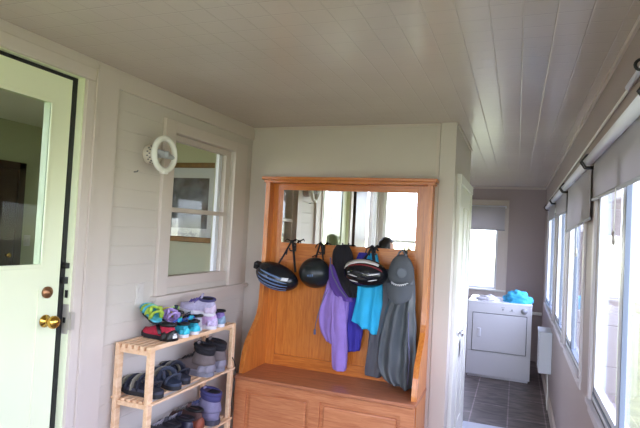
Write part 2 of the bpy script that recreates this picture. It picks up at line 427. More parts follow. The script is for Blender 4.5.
# ---- corridor door (closed, panelled white)
d2 = struct_empty('door_2', (XC, 3.70, 0))
bm = B(); L = .80
box(bm, .0, .018, 0, .11, .01, 2.0); box(bm, 0, .018, L - .11, L, .01, 2.0)
for a, b_ in ((.01, .22), (.74, .86), (1.86, 2.0)): box(bm, 0, .018, .11, L - .11, a, b_)
box(bm, 0, .018, L / 2 - .05, L / 2 + .05, .22, 1.86); box(bm, 0, .008, .1, L - .1, .2, 1.9)
obj('door_slab', bm, M['white'], d2)
k = obj('door_knob', lathe(B(), [(.026, .018), (.026, .022), (.010, .025), (.010, .034), (.022, .040), (.024, .050), (.017, .057), (0, .059)], 20, 'x', (0, .22, .945)), M['chrome'], d2, True)
bm = B()
box(bm, 0, .026, -.075, -.005, 0, 2.015, .003); box(bm, 0, .026, L + .005, L + .08, 0, 2.015, .003); box(bm, 0, .030, -.09, L + .095, 2.005, 2.07, .003)
obj('casing', bm, M['white'], d2)

# ---- right-hand windows
def slider(n, y0, y1, z0, z1, x, thick=.1, mull=None, inward=-1, sillx=True):
    w = struct_empty('window_%d' % n, (0, 0, 0))
    mull = mull if mull is not None else (y0 + y1) / 2
    xo = x + .004
    bm = B()
    box(bm, xo, xo + .05, y0, y0 + .035, z0, z1); box(bm, xo, xo + .05, y1 - .035, y1, z0, z1)
    box(bm, xo, xo + .05, y0 + .035, y1 - .035, z1 - .035, z1); box(bm, xo, xo + .05, y0 + .035, y1 - .035, z0, z0 + .035)
    obj('window_frame', bm, M['frame_white'], w)
    bm = B(); box(bm, xo - .004, xo + .012, mull - .024, mull - .004, z0 + .03, z1 - .03)
    box(bm, xo - .006, xo + .02, y0 + .035, y1 - .035, z0 + .035, z0 + .048)
    obj('track', bm, M['alu'], w)
    bm = B(); box(bm, xo - .002, xo + .020, mull - .004, mull + .06, z0 + .03, z1 - .03)
    box(bm, xo - .002, xo + .03, y1 - .075, y1 - .04, z0 + .05, z1 - .03); box(bm, xo - .002, xo + .03, mull, y1 - .04, z0 + .05, z0 + .08)
    obj('sash', bm, M['frame_white'], w)
    obj('pane', bx(xo + .012, xo + .016, y0 + .03, y1 - .03, z0 + .03, z1 - .03), M['glass'], w)
    if sillx:
        bm = B(); box(bm, x - .022, x + .010, y0 - .05, y1 + .05, z0 - .022, z0, .003); box(bm, x - .010, x, y0 - .04, y1 + .04, z0 - .065, z0 - .022, .002)
        obj('sill', bm, M['sill'], w)
        bm = B(); box(bm, x - .012, x, y0 - .06, y0, z0, z1 + .06, .002); box(bm, x - .012, x, y1, y1 + .06, z0, z1 + .06, .002)
        obj('casing', bm, M['sill'], w)
    return w
for n, (a, b_, c, d) in zip((5, 1, 2, 3, 4), RW):
    slider(n, a, b_, c, d, XR, mull={1: 2.12, 2: 3.82}.get(n))

# far window
w = struct_empty('window_7', (0, 0, 0))
a, b_, c, d = FARH
bm = B(); box(bm, b_, b_ + .115, YF - .022, YF, c - .12, d + .12, .003); box(bm, a - .115, a, YF - .022, YF, c - .12, d + .12, .003); box(bm, a, b_, YF - .022, YF, d, d + .12, .003); box(bm, a, b_, YF - .022, YF, c - .12, c - .02, .003)
box(bm, b_ + .115, b_ + .135, YF - .03, YF, c - .12, d + .14); box(bm, a - .13, b_ + .135, YF - .03, YF, d + .12, d + .14)
obj('casing', bm, M['trim'], w)
obj('sill', bx(a - .13, b_ + .13, YF - .06, YF + .03, c - .02, c + .004, .003), M['white'], w)
bm = B(); yo = YF + .04
box(bm, a, a + .03, yo, yo + .04, c, d); box(bm, b_ - .03, b_, yo, yo + .04, c, d); box(bm, a + .03, b_ - .03, yo, yo + .04, d - .03, d); box(bm, a + .03, b_ - .03, yo, yo + .04, c, c + .03)
obj('sash', bm, M['frame_white'], w)
obj('pane', bx(a + .02, b_ - .02, yo + .015, yo + .019, c + .02, d - .02), M['glass'], w)

# glazing at the rear of the porch, seen in the mirror, enlarged to brighten the porch
w = struct_empty('window_8', (0, 0, 0)); a, b_, c, d = LEFT_HOLES[2]
bm = B(); xo = XL - .07
box(bm, xo, xo + .05, a, a + .05, c, d); box(bm, xo, xo + .05, b_ - .05, b_, c, d); box(bm, xo, xo + .05, a + .05, b_ - .05, d - .05, d); box(bm, xo, xo + .05, a + .05, b_ - .05, c, c + .06)
obj('window_frame', bm, M['white'], w); obj('pane', bx(xo + .02, xo + .024, a + .03, b_ - .03, c + .04, d - .03), M['glass'], w)
w = struct_empty('window_9', (0, 0, 0)); a, b_, c, d = RH
bm = B(); yo = YR - .07
box(bm, a, a + .05, yo, yo + .05, c, d); box(bm, b_ - .05, b_, yo, yo + .05, c, d); box(bm, a + .05, b_ - .05, yo, yo + .05, d - .05, d); box(bm, a + .05, b_ - .05, yo, yo + .05, c, c + .06); box(bm, a + .05, b_ - .05, yo, yo + .045, 1.52, 1.56)
obj('window_frame', bm, M['white'], w); obj('pane', bx(a + .03, b_ - .03, yo + .02, yo + .024, c + .04, d - .03), M['glass'], w)

# ---- the house room behind the left wall
HX = -5.0
struct('floor_house', bx(HX, XL - .14, .5, 4.6, .17, .23), M['house_floor'])
struct('ceiling_house', bx(HX - .1, XL - .14, .4, 4.7, 2.62, 2.68), M['white'])
struct('wall_house_north', bx(HX - .1, XL - .14, 4.6, 4.7, .17, 2.62), M['house'])
HS = (-4.8, -2.3, .6, 2.45)  # added south window, out of view, brightens the house room
struct('wall_house_south', wall_grid('y', .4, .5, HX - .1, XL - .14, .17, 2.62, [HS]), M['house'])
w = struct_empty('window_11', (0, 0, 0)); a, b_, c, d = HS
bm = B(); yo = .43
box(bm, a, a + .05, yo, yo + .05, c, d); box(bm, b_ - .05, b_, yo, yo + .05, c, d); box(bm, a + .05, b_ - .05, yo, yo + .05, d - .05, d); box(bm, a + .05, b_ - .05, yo, yo + .05, c, c + .06); box(bm, -3.58, -3.52, yo, yo + .05, c + .06, d - .05)
obj('window_frame', bm, M['white'], w); obj('pane', bx(a + .03, b_ - .03, yo + .02, yo + .024, c + .04, d - .03), M['glass'], w)
HW = (2.15, 2.78, .95, 1.76)
struct('wall_house_west', wall_grid('x', HX - .1, HX, .5, 4.6, .17, 2.62, [HW]), M['house'])
struct('wall_house_east', wall_grid('x', XL - .155, XL - .14, .5, 4.6, .23, 2.62, [(.88, 1.85, .23, 2.30), (2.52, 3.235, 1.24, 2.175)]), M['house'])
w = struct_empty('window_10', (0, 0, 0)); a, b_, c, d = HW
bm = B(); xo = HX - .07
box(bm, xo, xo + .05, a, a + .05, c, d); box(bm, xo, xo + .05, b_ - .05, b_, c, d); box(bm, xo, xo + .05, a + .05, b_ - .05, d - .05, d); box(bm, xo, xo + .05, a + .05, b_ - .05, c, c + .06); box(bm, xo, xo + .05, 2.43, 2.46, c + .06, d - .05)
obj('window_frame', bm, M['white'], w); obj('pane', bx(xo + .02, xo + .024, a + .03, b_ - .03, c + .04, d - .03), M['glass'], w)
d3 = struct_empty('door_3', (HX, 3.15, .23))
bm = B(); box(bm, 0, .03, .06, .84, 0, 1.88); box(bm, 0, .045, -.02, .06, 0, 1.96); box(bm, 0, .045, .84, .92, 0, 1.96); box(bm, 0, .045, -.02, .92, 1.88, 1.96)
obj('door_slab', bm, M['dark_wood'], d3)
k = obj('door_knob', lathe(B(), [(.012, .03), (.012, .06), (.026, .07), (.026, .085), (0, .095)], 16, 'x', (0, .76, .98)), M['brass'], d3, True)
s = thing('light_switch', 'white light switch plate beside the dark door, seen through the door glass', 'switch', (HX, 4.17, 1.36))
obj('plate', bx(0, .006, -.04, .04, -.06, .06, .002), M['outlet'], s); obj('toggle', bx(.006, .018, -.006, .006, -.012, .012), M['outlet'], s)

# framed picture on the house wall
p = thing('framed_picture', 'large gilt framed dark print with wide pale mat behind the inside window', 'picture', (-3.25, 4.6, 1.86))
hw, hh, fw = .47, .415, .055
bm = B()
for a in ((-hw, hw, hh - fw, hh), (-hw, hw, -hh, -hh + fw), (-hw, -hw + fw, -hh + fw, hh - fw), (hw - fw, hw, -hh + fw, hh - fw)):
    box(bm, a[0], a[1], -.035, 0, a[2], a[3], .008)
obj('picture_frame', bm, M['gold'], p)
obj('mat_board', bx(-hw + .04, hw - .04, -.014, -.004, -hh + .04, hh - .04), M['mat_board'], p)
m, nt, b = new_mat('dark landscape print')
tc = nt.nodes.new('ShaderNodeTexCoord'); n = nt.nodes.new('ShaderNodeTexNoise'); n.inputs['Scale'].default_value = 7; n.inputs['Detail'].default_value = 6
cr = nt.nodes.new('ShaderNodeValToRGB'); cr.color_ramp.elements[0].position = .4; cr.color_ramp.elements[0].color = C(34, 38, 46); cr.color_ramp.elements[1].position = .75; cr.color_ramp.elements[1].color = C(110, 116, 128)
nt.links.new(tc.outputs['Object'], n.inputs['Vector']); nt.links.new(n.outputs[0], cr.inputs[0]); nt.links.new(cr.outputs[0], b.inputs['Base Color'])
obj('print', bx(-.27, .26, -.017, -.013, -.27, .255), m, p)
obj('glass', bx(-hw + .04, hw - .04, -.026, -.023, -hh + .04, hh - .04), glass_mat('picture glass', refl=.09), p)

# ------------------------------------------------------------------ small wall things
t = thing('ring_wall_lamp', 'white ring tube lamp on a perforated socket above the shoe rack', 'lamp', (XL, 2.325, 2.004))
bm = lathe(B(), [(.052, 0), (.055, .008), (.050, .02), (.046, .055), (.038, .06), (0, .06)], 28, 'x')
obj('lamp_base', bm, M['porcelain'], t, True)
bm = B()
for ring, r in ((.028, .0485), (.042, .0475)):
    for j in range(14):
        a = 2 * PI * (j + .5 * (ring > .03)) / 14
        box(bm, ring - .004, ring + .004, -.003, .003, -.003, .003, M4=Matrix.Rotation(a, 4, 'X') @ Matrix.Translation((0, 0, r)))
obj('vent_hole', bm, M['seam'], t)['kind'] = 'stuff'
bm = B(); R_ = .087
tube(bm, [(.105, R_ * math.cos(2 * PI * i / 48), R_ * math.sin(2 * PI * i / 48)) for i in range(48)], .0165, 12, closed=True)
obj('ring_tube', bm, M['tube'], t, True)
bm = B(); tube(bm, [(.105, -.085, .012), (.105, -.04, .006), (.10, 0, 0), (.105, .045, -.004), (.105, .085, -.010)], .014, 10, rs=[.01, .015, .021, .015, .01])
tube(bm, [(.055, 0, 0), (.13, 0, 0)], .018, 12)
obj('adapter_bar', bm, M['appl_grey'], t, True)
obj('plug_clip', bx(.088, .124, -.018, .018, -.106, -.080, .004), M['white'], t)

t = thing('wall_outlet', 'small pale outlet plate on left wall above the shoe rack', 'outlet', (XL, 2.315, 1.237))
obj('plate', bx(0, .006, -.030, .030, -.057, .057, .002), M['outlet'], t)
for dz in (-.024, .024): obj('socket', lathe(B(), [(.016, .006), (.016, .009), (0, .009)], 16, 'x', (0, 0, dz)), M['outlet'], t)
bm = tube(B(), [(0, 0, 0), (.022, 0, .002), (.026, 0, .010)], .0028, 8)
tag(obj('nail', bm, M['seam'], loc=(XL, 2.215, 1.894)), 'small dark nail in the left wall below the lamp', 'nail')

# ------------------------------------------------------------------ hall tree with bench
X0, X1, YFR, YBK, ZS = -1.722, -.520, 3.08, 3.484, .635
ht = thing('hall_tree', 'honey oak hall tree bench with mirror and coat hooks against back wall', 'hall tree', (0, 0, 0))
zt = 1.985
def side(x0, x1):
    pts = [(YBK, 0.0), (YFR + .05, 0.0), (YFR + .05, ZS)]
    for t_ in [i / 14 for i in range(15)]:
        y_, z_ = spline([(YFR + .052, ZS + .01), (YFR + .060, .72), (YFR + .105, .84), (YFR + .20, .945), (YFR + .262, 1.02), (YFR + .285, 1.14), (YFR + .295, 1.40), (YFR + .30, zt)], t_)
        pts.append((y_, z_))
    pts.append((YBK, zt))
    return prism(B(), pts, x0, x1, 'yz')
obj('side_panel', side(X0, X0 + .034), M['oak'], ht); obj('side_panel', side(X1 - .034, X1), M['oak'], ht)
yb = 3.452
for a, c in ((X0 + .034, X0 + .105), (X1 - .105, X1 - .034)): obj('stile', bx(a, c, yb, YBK, ZS, zt), M['oak'], ht)
for a, c in ((1.925, zt), (1.395, 1.53), (ZS, .725)): obj('rail', bx(X0 + .105, X1 - .105, yb, YBK, a, c, .002), M['oak_h'], ht)
obj('back_panel', bx(X0 + .10, X1 - .10, yb + .014, YBK - .004, .72, 1.40), M['oak'], ht)
bm = B(); box(bm, X0 - .028, X1 + .028, 3.362, YBK, zt, zt + .022, .004); box(bm, X0 - .012, X1 + .012, 3.372, YBK, zt - .02, zt, .003)
obj('cornice', bm, M['oak_h'], ht)
bm = B(); box(bm, X0 + .104, X1 - .104, yb + .004, YBK - .004, 1.53, 1.925)
mi = obj('mirror', bm, M['mirror'], ht)
bm = B()
for a in ((X0 + .105, X1 - .105, 1.53, 1.536), (X0 + .105, X1 - .105, 1.919, 1.925), (X0 + .105, X0 + .111, 1.53, 1.925), (X1 - .111, X1 - .105, 1.53, 1.925)):
    box(bm, a[0], a[1], yb, yb + .005, a[2], a[3])
obj('mirror_bead', bm, M['oak_h'], ht)
obj('seat', bx(X0 - .006, X1 + .004, YFR - .012, yb + .02, ZS - .012, ZS + .012, .005), M['oak_seat'], ht)
bm = B()
yf0 = YFR + .03
box(bm, X0 + .002, X1 - .002, YFR + .006, yf0, .52 + .045, ZS - .012); box(bm, X0 + .002, X1 - .002, YFR + .006, yf0, .0, .12)
for a, c in ((X0 + .002, X0 + .085), (-1.185, -1.115), (X1 - .085, X1 - .002)): box(bm, a, c, YFR + .006, yf0, .12, .565)
obj('bench_frame', bm, M['oak_front'], ht)
for a, c in ((X0 + .085, -1.185), (-1.115, X1 - .085)):
    bm = B(); box(bm, a, c, YFR + .022, YFR + .029, .12, .565); box(bm, a + .022, c - .022, YFR + .008, YFR + .023, .142, .543, .010)
    obj('bench_panel', bm, M['oak_front'], ht)
HOOKS = [-1.497, -1.276, -1.115, -.906, -.69]
for hx in HOOKS:
    bm = B(); box(bm, hx - .012, hx + .012, yb - .005, yb, 1.475, 1.535, .002)
    tube(bm, [(hx, yb - .004, 1.52), (hx, yb - .035, 1.525), (hx, yb - .06, 1.54), (hx, yb - .066, 1.556)], .0055, 8)
    for s in (-1, 1):
        tube(bm, [(hx, yb - .004, 1.49), (hx + s * .012, yb - .03, 1.478), (hx + s * .02, yb - .045, 1.484), (hx + s * .022, yb - .048, 1.50)], .005, 8)
    obj('coat_hook', bm, M['black'], ht, True)

# ------------------------------------------------------------------ hanging things
def garment(rows, y0, thick, folds=7, amp=.012, seed=0, hem=0.0, hemwave=0.0, n=72, nz=46, gather=0.25, taper=None):
    """closed draped tube; rows = (z, xl, xr, y offset) from the top down"""
    bm = B(); rings = []
    rnd = random.Random(seed); ph = [rnd.uniform(0, 6.28) for _ in range(6)]
    for i in range(nz + 1):
        t = i / nz
        z, xl, xr, dy = spline(rows, t)
        h = (xr - xl) / 2; m_ = (xl + xr) / 2; grow = min(1, gather + t * 1.3)
        ring = []
        for j in range(n):
            a = 2 * PI * j / n; u, v = math.cos(a), math.sin(a)
            fold = math.sin(folds * u * 1.55 + ph[0] + 1.3 * math.sin(3 * t + ph[1] + u)) + .5 * math.sin(folds * 1.9 * u + ph[2] + 2.2 * t)
            wob = noise.noise(Vector((u * 3 + seed, v * 2, z * 7))) 
            th = thick / 2 * (.55 + .45 * min(1, t * 2.5 + .15))
            yy = y0 + dy + th * (abs(v) ** .8) * (1 if v > 0 else -1) + amp * grow * fold * (1 if v < 0 else .25) * (1 - u ** 6) + .010 * wob
            xx = m_ + h * (abs(u) ** .85) * (1 if u > 0 else -1) + .007 * noise.noise(Vector((z * 9, v * 2, seed + 5)))
            zz = z + (hem * u + hemwave * math.sin(folds * u * 1.2 + ph[3])) * max(0, (t - .75) * 4)
            ring.append(bm.verts.new((xx, yy, zz)))
        rings.append(ring)
    for a, b_ in zip(rings[:-1], rings[1:]):
        for j in range(n): bm.faces.new((a[j], a[(j + 1) % n], b_[(j + 1) % n], b_[j]))
    bm.faces.new(rings[0][::-1])
    # inner turn of the hem, so the bottom reads as an open edge
    last = rings[-1]; cx = sum((v.co for v in last), Vector()) / n
    inn = [bm.verts.new(cx.lerp(v.co, .86) + Vector((0, 0, .012))) for v in last]
    for j in range(n): bm.faces.new((last[j], last[(j + 1) % n], inn[(j + 1) % n], inn[j]))
    bm.faces.new(inn)
    return bm

# purple fleece jacket with black lining
jk = thing('jacket', 'purple fleece jacket with black lined collar hanging in the middle', 'jacket', (0, 0, 0), group='clothes on the hall tree')
obj('body', garment([(1.52, -1.155, -1.085, .03), (1.43, -1.178, -1.03, .018), (1.28, -1.21, -1.03, 0), (1.172, -1.236, -1.045, -.004), (1.04, -1.258, -1.052, -.004), (.94, -1.238, -1.05, 0), (.868, -1.196, -1.05, 0)], 3.385, .075, 7, .011, 3, hem=-.02), M['purple'], jk, True)
obj('sleeve', garment([(1.20, -1.150, -1.07, .0), (1.10, -1.158, -1.058, -.006), (.972, -1.152, -1.040, -.01), (.85, -1.138, -1.030, -.008), (.74, -1.131, -1.030, -.004), (.706, -1.118, -1.04, 0)], 3.350, .065, 3, .007, 5, n=40, gather=.8), M['purple'], jk, True)
obj('lining', garment([(1.545, -1.155, -1.07, .03), (1.50, -1.176, -1.040, .012), (1.44, -1.172, -1.02, .0), (1.35, -1.145, -1.004, -.004), (1.27, -1.105, -.985, -.004), (1.20, -1.04, -.99, 0)], 3.352, .05, 5, .006, 9, n=44), M['lining'], jk, True)
bm = tube(B(), [(-1.176, 3.326, 1.455), (-1.168, 3.312, 1.40), (-1.142, 3.305, 1.33), (-1.098, 3.305, 1.258), (-1.045, 3.315, 1.195)], .008, 8, flat=.5)
obj('zip_edge', bm, M['greyzip'], jk, True)
obj('collar_band', garment([(1.41, -1.186, -1.15, 0), (1.34, -1.188, -1.11, -.006), (1.26, -1.172, -1.06, -.008), (1.20, -1.13, -1.02, -.004), (1.17, -1.08, -1.01, 0)], 3.348, .035, 2, .003, 4, n=36), M['violet'], jk, True)
bm = tube(B(), [(-1.19, 3.35, 1.24), (-1.235, 3.335, 1.12), (-1.262, 3.335, 1.0), (-1.266, 3.335, .955)], .003, 6)
box(bm, -1.272, -1.260, 3.329, 3.341, .925, .96)
obj('drawcord', bm, M['greyzip'], jk, True)

nv = tag(obj('navy_garment', garment([(1.50, -1.0, -.95, .012), (1.38, -1.05, -.95, .004), (1.28, -1.080, -.958, 0), (1.11, -1.074, -.953, 0), (.95, -1.072, -.952, 0), (.83, -1.058, -.966, 0)], 3.412, .040, 4, .005, 11, hem=.01, n=48), M['navy'], None, True),
         'dark blue garment hanging between the purple jacket and the turquoise cloth', 'clothing', 'clothes on the hall tree')
cy = tag(obj('turquoise_shirt', garment([(1.50, -.93, -.88, .05), (1.38, -.97, -.84, .02), (1.29, -.988, -.815, 0), (1.195, -.998, -.814, 0), (1.075, -1.012, -.821, 0), (1.03, -1.018, -.826, 0), (.995, -.985, -.838, 0)], 3.372, .055, 6, .008, 15, hem=-.035, hemwave=.006), M['cyan'], None, True),
         'bright turquoise shirt hanging under the white rimmed helmet', 'shirt', 'clothes on the hall tree')
gj = thing('jacket', 'dark grey nylon jacket hanging under the grey cap at right', 'jacket', (0, 0, 0), group='clothes on the hall tree')
obj('body', garment([(1.48, -.72, -.65, .05), (1.36, -.745, -.61, .02), (1.233, -.755, -.592, 0), (1.124, -.784, -.586, 0), (.996, -.810, -.577, 0), (.869, -.822, -.567, 0), (.775, -.817, -.564, 0), (.70, -.775, -.566, 0), (.668, -.725, -.580, 0)], 3.345, .10, 5, .022, 21, hem=-.012, hemwave=.006), M['greyj'], gj, True)
obj('sleeve', garment([(1.40, -.81, -.74, .02), (1.30, -.86, -.735, 0), (1.202, -.874, -.742, 0), (1.037, -.892, -.758, 0), (.873, -.905, -.772, 0), (.745, -.917, -.785, 0), (.69, -.912, -.805, 0)], 3.395, .06, 3, .008, 25, n=44, gather=.6), M['greyj2'], gj, True)
bm = tube(B(), [(-.62, 3.275, 1.15), (-.612, 3.27, 1.0), (-.60, 3.27, .85), (-.605, 3.275, .70)], .006, 6, flat=.5)
obj('zip', bm, M['greyzip'], gj, True)

# grey baseball cap hung over the jacket's hook: crown forward, peak down
cp = thing('baseball_cap', 'grey baseball cap with white script hanging on rightmost hook', 'cap', (-.688, 3.305, 1.372), (math.radians(0), 0, math.radians(4)))
cp.scale = (1.1, 1.1, 1.1)
bm = B(); rings = []
for i in range(13):
    t_ = i / 12; ring = []
    for j in range(32):
        a = 2 * PI * j / 32
        r_ = math.cos(t_ * PI / 2) ** .62
        x_ = .077 * r_ * math.cos(a); z_ = (.125 if math.sin(a) > 0 else .062) * r_ * math.sin(a); y_ = -.075 * math.sin(t_ * PI / 2) + .03
        z_ += .0
        ring.append(bm.verts.new((x_, y_, z_)) if i < 12 else None)
    rings.append(ring)
top = bm.verts.new((0, -.047, .01))
for a, b_ in zip(rings[:-2], rings[1:-1]):
    for j in range(32): bm.faces.new((a[j], a[(j + 1) % 32], b_[(j + 1) % 32], b_[j]))
for j in range(32): bm.faces.new((rings[11][j], rings[11][(j + 1) % 32], top))
bm.faces.new(rings[0])
obj('crown', bm, M['capgrey'], cp, True)
bm = B(); ra = []
for lay in (0, 1):
    rows_ = []
    for i in range(9):
        t_ = i / 8; row = []
        for j in range(17):
            u = -1 + 2 * j / 16
            w_ = .080 - .012 * t_ ** 3
            x_ = w_ * u; z_ = -.045 - .115 * t_ * (1 - .30 * u * u); y_ = -.045 - .018 * math.sin(t_ * PI * .6) + .05 * u * u + .005 * lay
            row.append(bm.verts.new((x_, y_, z_)))
        rows_.append(row)
    ra.append(rows_)
for lay in (0, 1):
    for i in range(8):
        for j in range(16): bm.faces.new((ra[lay][i][j], ra[lay][i][j + 1], ra[lay][i + 1][j + 1], ra[lay][i + 1][j]))
for i in range(8):
    for j in (0, 16): bm.faces.new((ra[0][i][j], ra[0][i + 1][j], ra[1][i + 1][j], ra[1][i][j]))
for j in range(16):
    for i in (0, 8): bm.faces.new((ra[0][i][j], ra[0][i][j + 1], ra[1][i][j + 1], ra[1][i][j]))
obj('peak', bm, M['capgrey'], cp, True)
pts = []
for i in range(60):
    t_ = i / 59
    pts.append((-.046 + .092 * t_ + .003 * math.sin(t_ * 52), -.068 + .05 * ((t_ - .5) * 1.6) ** 2, -.040 - .010 * math.sin(t_ * PI) + .0042 * math.sin(t_ * 52 + 1.2)))
obj('script', tube(B(), pts, .0027, 6), M['paint_white'], cp, True)
bm = lathe(B(), [(.030, -.052), (.030, -.056), (.022, -.058), (0, -.058)], 20, 'y', (.012, 0, .022))
for v in bm.verts: v.co.y += 0.0
obj('badge', bm, M['cap_dark'], cp, True)
obj('back_strap', tube(B(), [(-.03, .02, .10), (-.015, .01, .135), (.0, .035, .150), (.015, .01, .135), (.03, .02, .10)], .006, 8), M['capgrey'], cp, True)

# helmets
def dome(a, b_, c, n=40, m_=14, rim=.05, cut=lambda u, t: 1.0, hollow=.82):
    """half ellipsoid: a along x, c along z, bulging b_ towards -y; thick shell"""
    bm = B(); out = []; inn = []
    for sc_, L_ in ((1, out), (hollow, inn)):
        for i in range(m_):
            t_ = i / m_; ring = []
            for j in range(n):
                an = 2 * PI * j / n; r_ = math.cos(t_ * PI / 2)
                k_ = cut(an, t_)
                ring.append(bm.verts.new((a * sc_ * r_ * math.cos(an), -b_ * sc_ * math.sin(t_ * PI / 2) * k_ + (rim * 0), c * sc_ * r_ * math.sin(an))))
            L_.append(ring)
    for L_, s_ in ((out, 1), (inn, hollow)):
        tip = bm.verts.new((0, -b_ * s_, 0))
        for p_, q_ in zip(L_[:-1], L_[1:]):
            for j in range(n): bm.faces.new((p_[j], p_[(j + 1) % n], q_[(j + 1) % n], q_[j]))
        for j in range(n): bm.faces.new((L_[-1][j], L_[-1][(j + 1) % n], tip))
    for j in range(n): bm.faces.new((out[0][j], out[0][(j + 1) % n], inn[0][(j + 1) % n], inn[0][j]))
    return bm
def patch(a, b_, c, u0, u1, vfun, wfun, off=1.012, n=20, th=.985):
    """a strip lying on the dome; u runs across x (-1..1), v = z/c on the dome front"""
    bm = B(); A = []; Dn = []
    for L_, k_ in ((A, off), (Dn, th)):
        for i in range(n + 1):
            u = u0 + (u1 - u0) * i / n; w_ = wfun(i / n)
            row = []
            for s_ in (-1, -.33, .33, 1):
                v = vfun(u) + s_ * w_; q = max(0.0, 1 - u * u - v * v)
                row.append(bm.verts.new((a * u * k_, -b_ * math.sqrt(q) * k_, c * v * k_)))
            L_.append(row)
    for i in range(n):
        for j in range(3):
            bm.faces.new((A[i][j], A[i][j + 1], A[i + 1][j + 1], A[i + 1][j])); bm.faces.new((Dn[i][j], Dn[i + 1][j], Dn[i + 1][j + 1], Dn[i][j + 1]))
        bm.faces.new((A[i][0], A[i + 1][0], Dn[i + 1][0], Dn[i][0])); bm.faces.new((A[i][3], Dn[i][3], Dn[i + 1][3], A[i + 1][3]))
    for i in (0, n):
        for j in range(3): bm.faces.new((A[i][j], Dn[i][j], Dn[i][j + 1], A[i][j + 1]))
    return bm
leaf = lambda w_: (lambda t_: w_ * math.sin(PI * min(max(t_, .02), .98)) ** .7)
def straps(parent, pts_list, r=.006):
    bm = B()
    for pts_ in pts_list: tube(bm, pts_, r, 8, flat=.35)
    return obj('strap', bm, M['blackfab'], parent, True)
G = 'bicycle helmets on the hall tree'
h1 = thing('bicycle_helmet', 'black bicycle helmet with pale blue striped vents, leftmost on hooks', 'helmet', (-1.572, 3.345, 1.300), (math.radians(18), math.radians(15), 0), G)
a, b_, c = .166, .12, .096
obj('shell', dome(a, b_, c), M['helm_black'], h1, True)
for k_, (vv, w_) in enumerate(((.50, .050), (.24, .060), (-.03, .065), (-.30, .060), (-.56, .05))):
    obj('vent_stripe', patch(a, b_, c, -.70 + .1 * abs(vv), .74 - .12 * abs(vv), (lambda u, vv=vv: vv * (1 - .35 * u * u) - .05 * u), leaf(w_), 1.02), M['helm_blue'], h1, True)
obj('sticker', patch(a, b_, c, .45, .68, lambda u: .42, lambda t_: .09, 1.035, 6), M['paint_white'], h1)
obj('visor_clip', bx(-.190, -.150, -.03, .02, .0, .05, .008), M['black'], h1)
obj('padding', dome(a * .84, b_ * .7, c * .84, 32, 8, hollow=.7), M['foam'], h1, True)
def loc_pts(o, L_):
    bpy.context.view_layer.update(); inv = o.matrix_world.inverted()
    return [tuple(inv @ Vector(p_)) for p_ in L_]
straps(h1, [loc_pts(h1, [(-1.58, 3.36, 1.38), (-1.545, 3.375, 1.45), (-1.505, 3.388, 1.535), (-1.497, 3.385, 1.555)]), loc_pts(h1, [(-1.49, 3.385, 1.555), (-1.475, 3.38, 1.48), (-1.455, 3.36, 1.40), (-1.44, 3.35, 1.335)]),
            loc_pts(h1, [(-1.497, 3.385, 1.552), (-1.525, 3.385, 1.50), (-1.53, 3.38, 1.45)]), loc_pts(h1, [(-1.50, 3.38, 1.55), (-1.53, 3.378, 1.562), (-1.545, 3.378, 1.545)]), loc_pts(h1, [(-1.495, 3.38, 1.55), (-1.465, 3.378, 1.565), (-1.46, 3.378, 1.55)])], .009)
h2 = thing('bicycle_helmet', 'plain round black bicycle helmet, second from left on hooks', 'helmet', (-1.297, 3.375, 1.342), (math.radians(6), 0, math.radians(-8)), G)
a, b_, c = .116, .12, .106
obj('shell', dome(a, b_, c), M['helm_matte'], h2, True)
obj('padding', dome(a * .84, b_ * .7, c * .84, 32, 8, hollow=.7), M['foam'], h2, True)
for s_ in (-.55, 0, .55): obj('vent', patch(a, b_, c, -.32, .32, (lambda u, s_=s_: .62 + .1 * s_ - .3 * abs(s_)), leaf(.05), 1.008), M['foam'], h2, True) if s_ == 0 else None
bm = B()
for k_, u0_ in enumerate((.02, .12, .22, .31)):
    q = patch(a, b_, c, u0_, u0_ + (.035 if k_ else .07), lambda u: -.02 + .01 * k_, lambda t_: .075 if k_ else .05, 1.012, 3)
    me_ = bpy.data.meshes.new('tmp'); q.to_mesh(me_); q.free(); bm.from_mesh(me_); bpy.data.meshes.remove(me_)
obj('lettering', bm, M['helm_blue'], h2)
straps(h2, [loc_pts(h2, [(-1.31, 3.385, 1.43), (-1.295, 3.39, 1.49), (-1.278, 3.388, 1.548)]), loc_pts(h2, [(-1.25, 3.385, 1.43), (-1.262, 3.39, 1.49), (-1.274, 3.388, 1.548)]), loc_pts(h2, [(-1.33, 3.38, 1.45), (-1.29, 3.38, 1.47), (-1.24, 3.38, 1.475)]),
            loc_pts(h2, [(-1.276, 3.38, 1.55), (-1.30, 3.378, 1.535), (-1.31, 3.378, 1.515)]), loc_pts(h2, [(-1.276, 3.38, 1.55), (-1.25, 3.378, 1.535), (-1.245, 3.378, 1.515)])], .011)
h3 = thing('bicycle_helmet', 'glossy black bicycle helmet with white and red rim over the turquoise shirt', 'helmet', (-.917, 3.300, 1.372), (math.radians(4), math.radians(3), 0), G)
a, b_, c = .148, .105, .094
obj('shell', dome(a, b_, c), M['gloss_black'], h3, True)
obj('padding', dome(a * .84, b_ * .7, c * .84, 32, 8, hollow=.7), M['foam'], h3, True)
obj('white_rim', patch(a, b_, c, -.93, .62, lambda u: math.sqrt(max(0, .80 - .80 * u * u)) - .02, lambda t_: .14 * (1 - .6 * t_), 1.022, 28), M['helm_white'], h3, True)
obj('red_rim', patch(a, b_, c, -.72, .80, lambda u: math.sqrt(max(0, .46 - .55 * u * u)) , lambda t_: .04, 1.018, 28), M['helm_red'], h3, True)
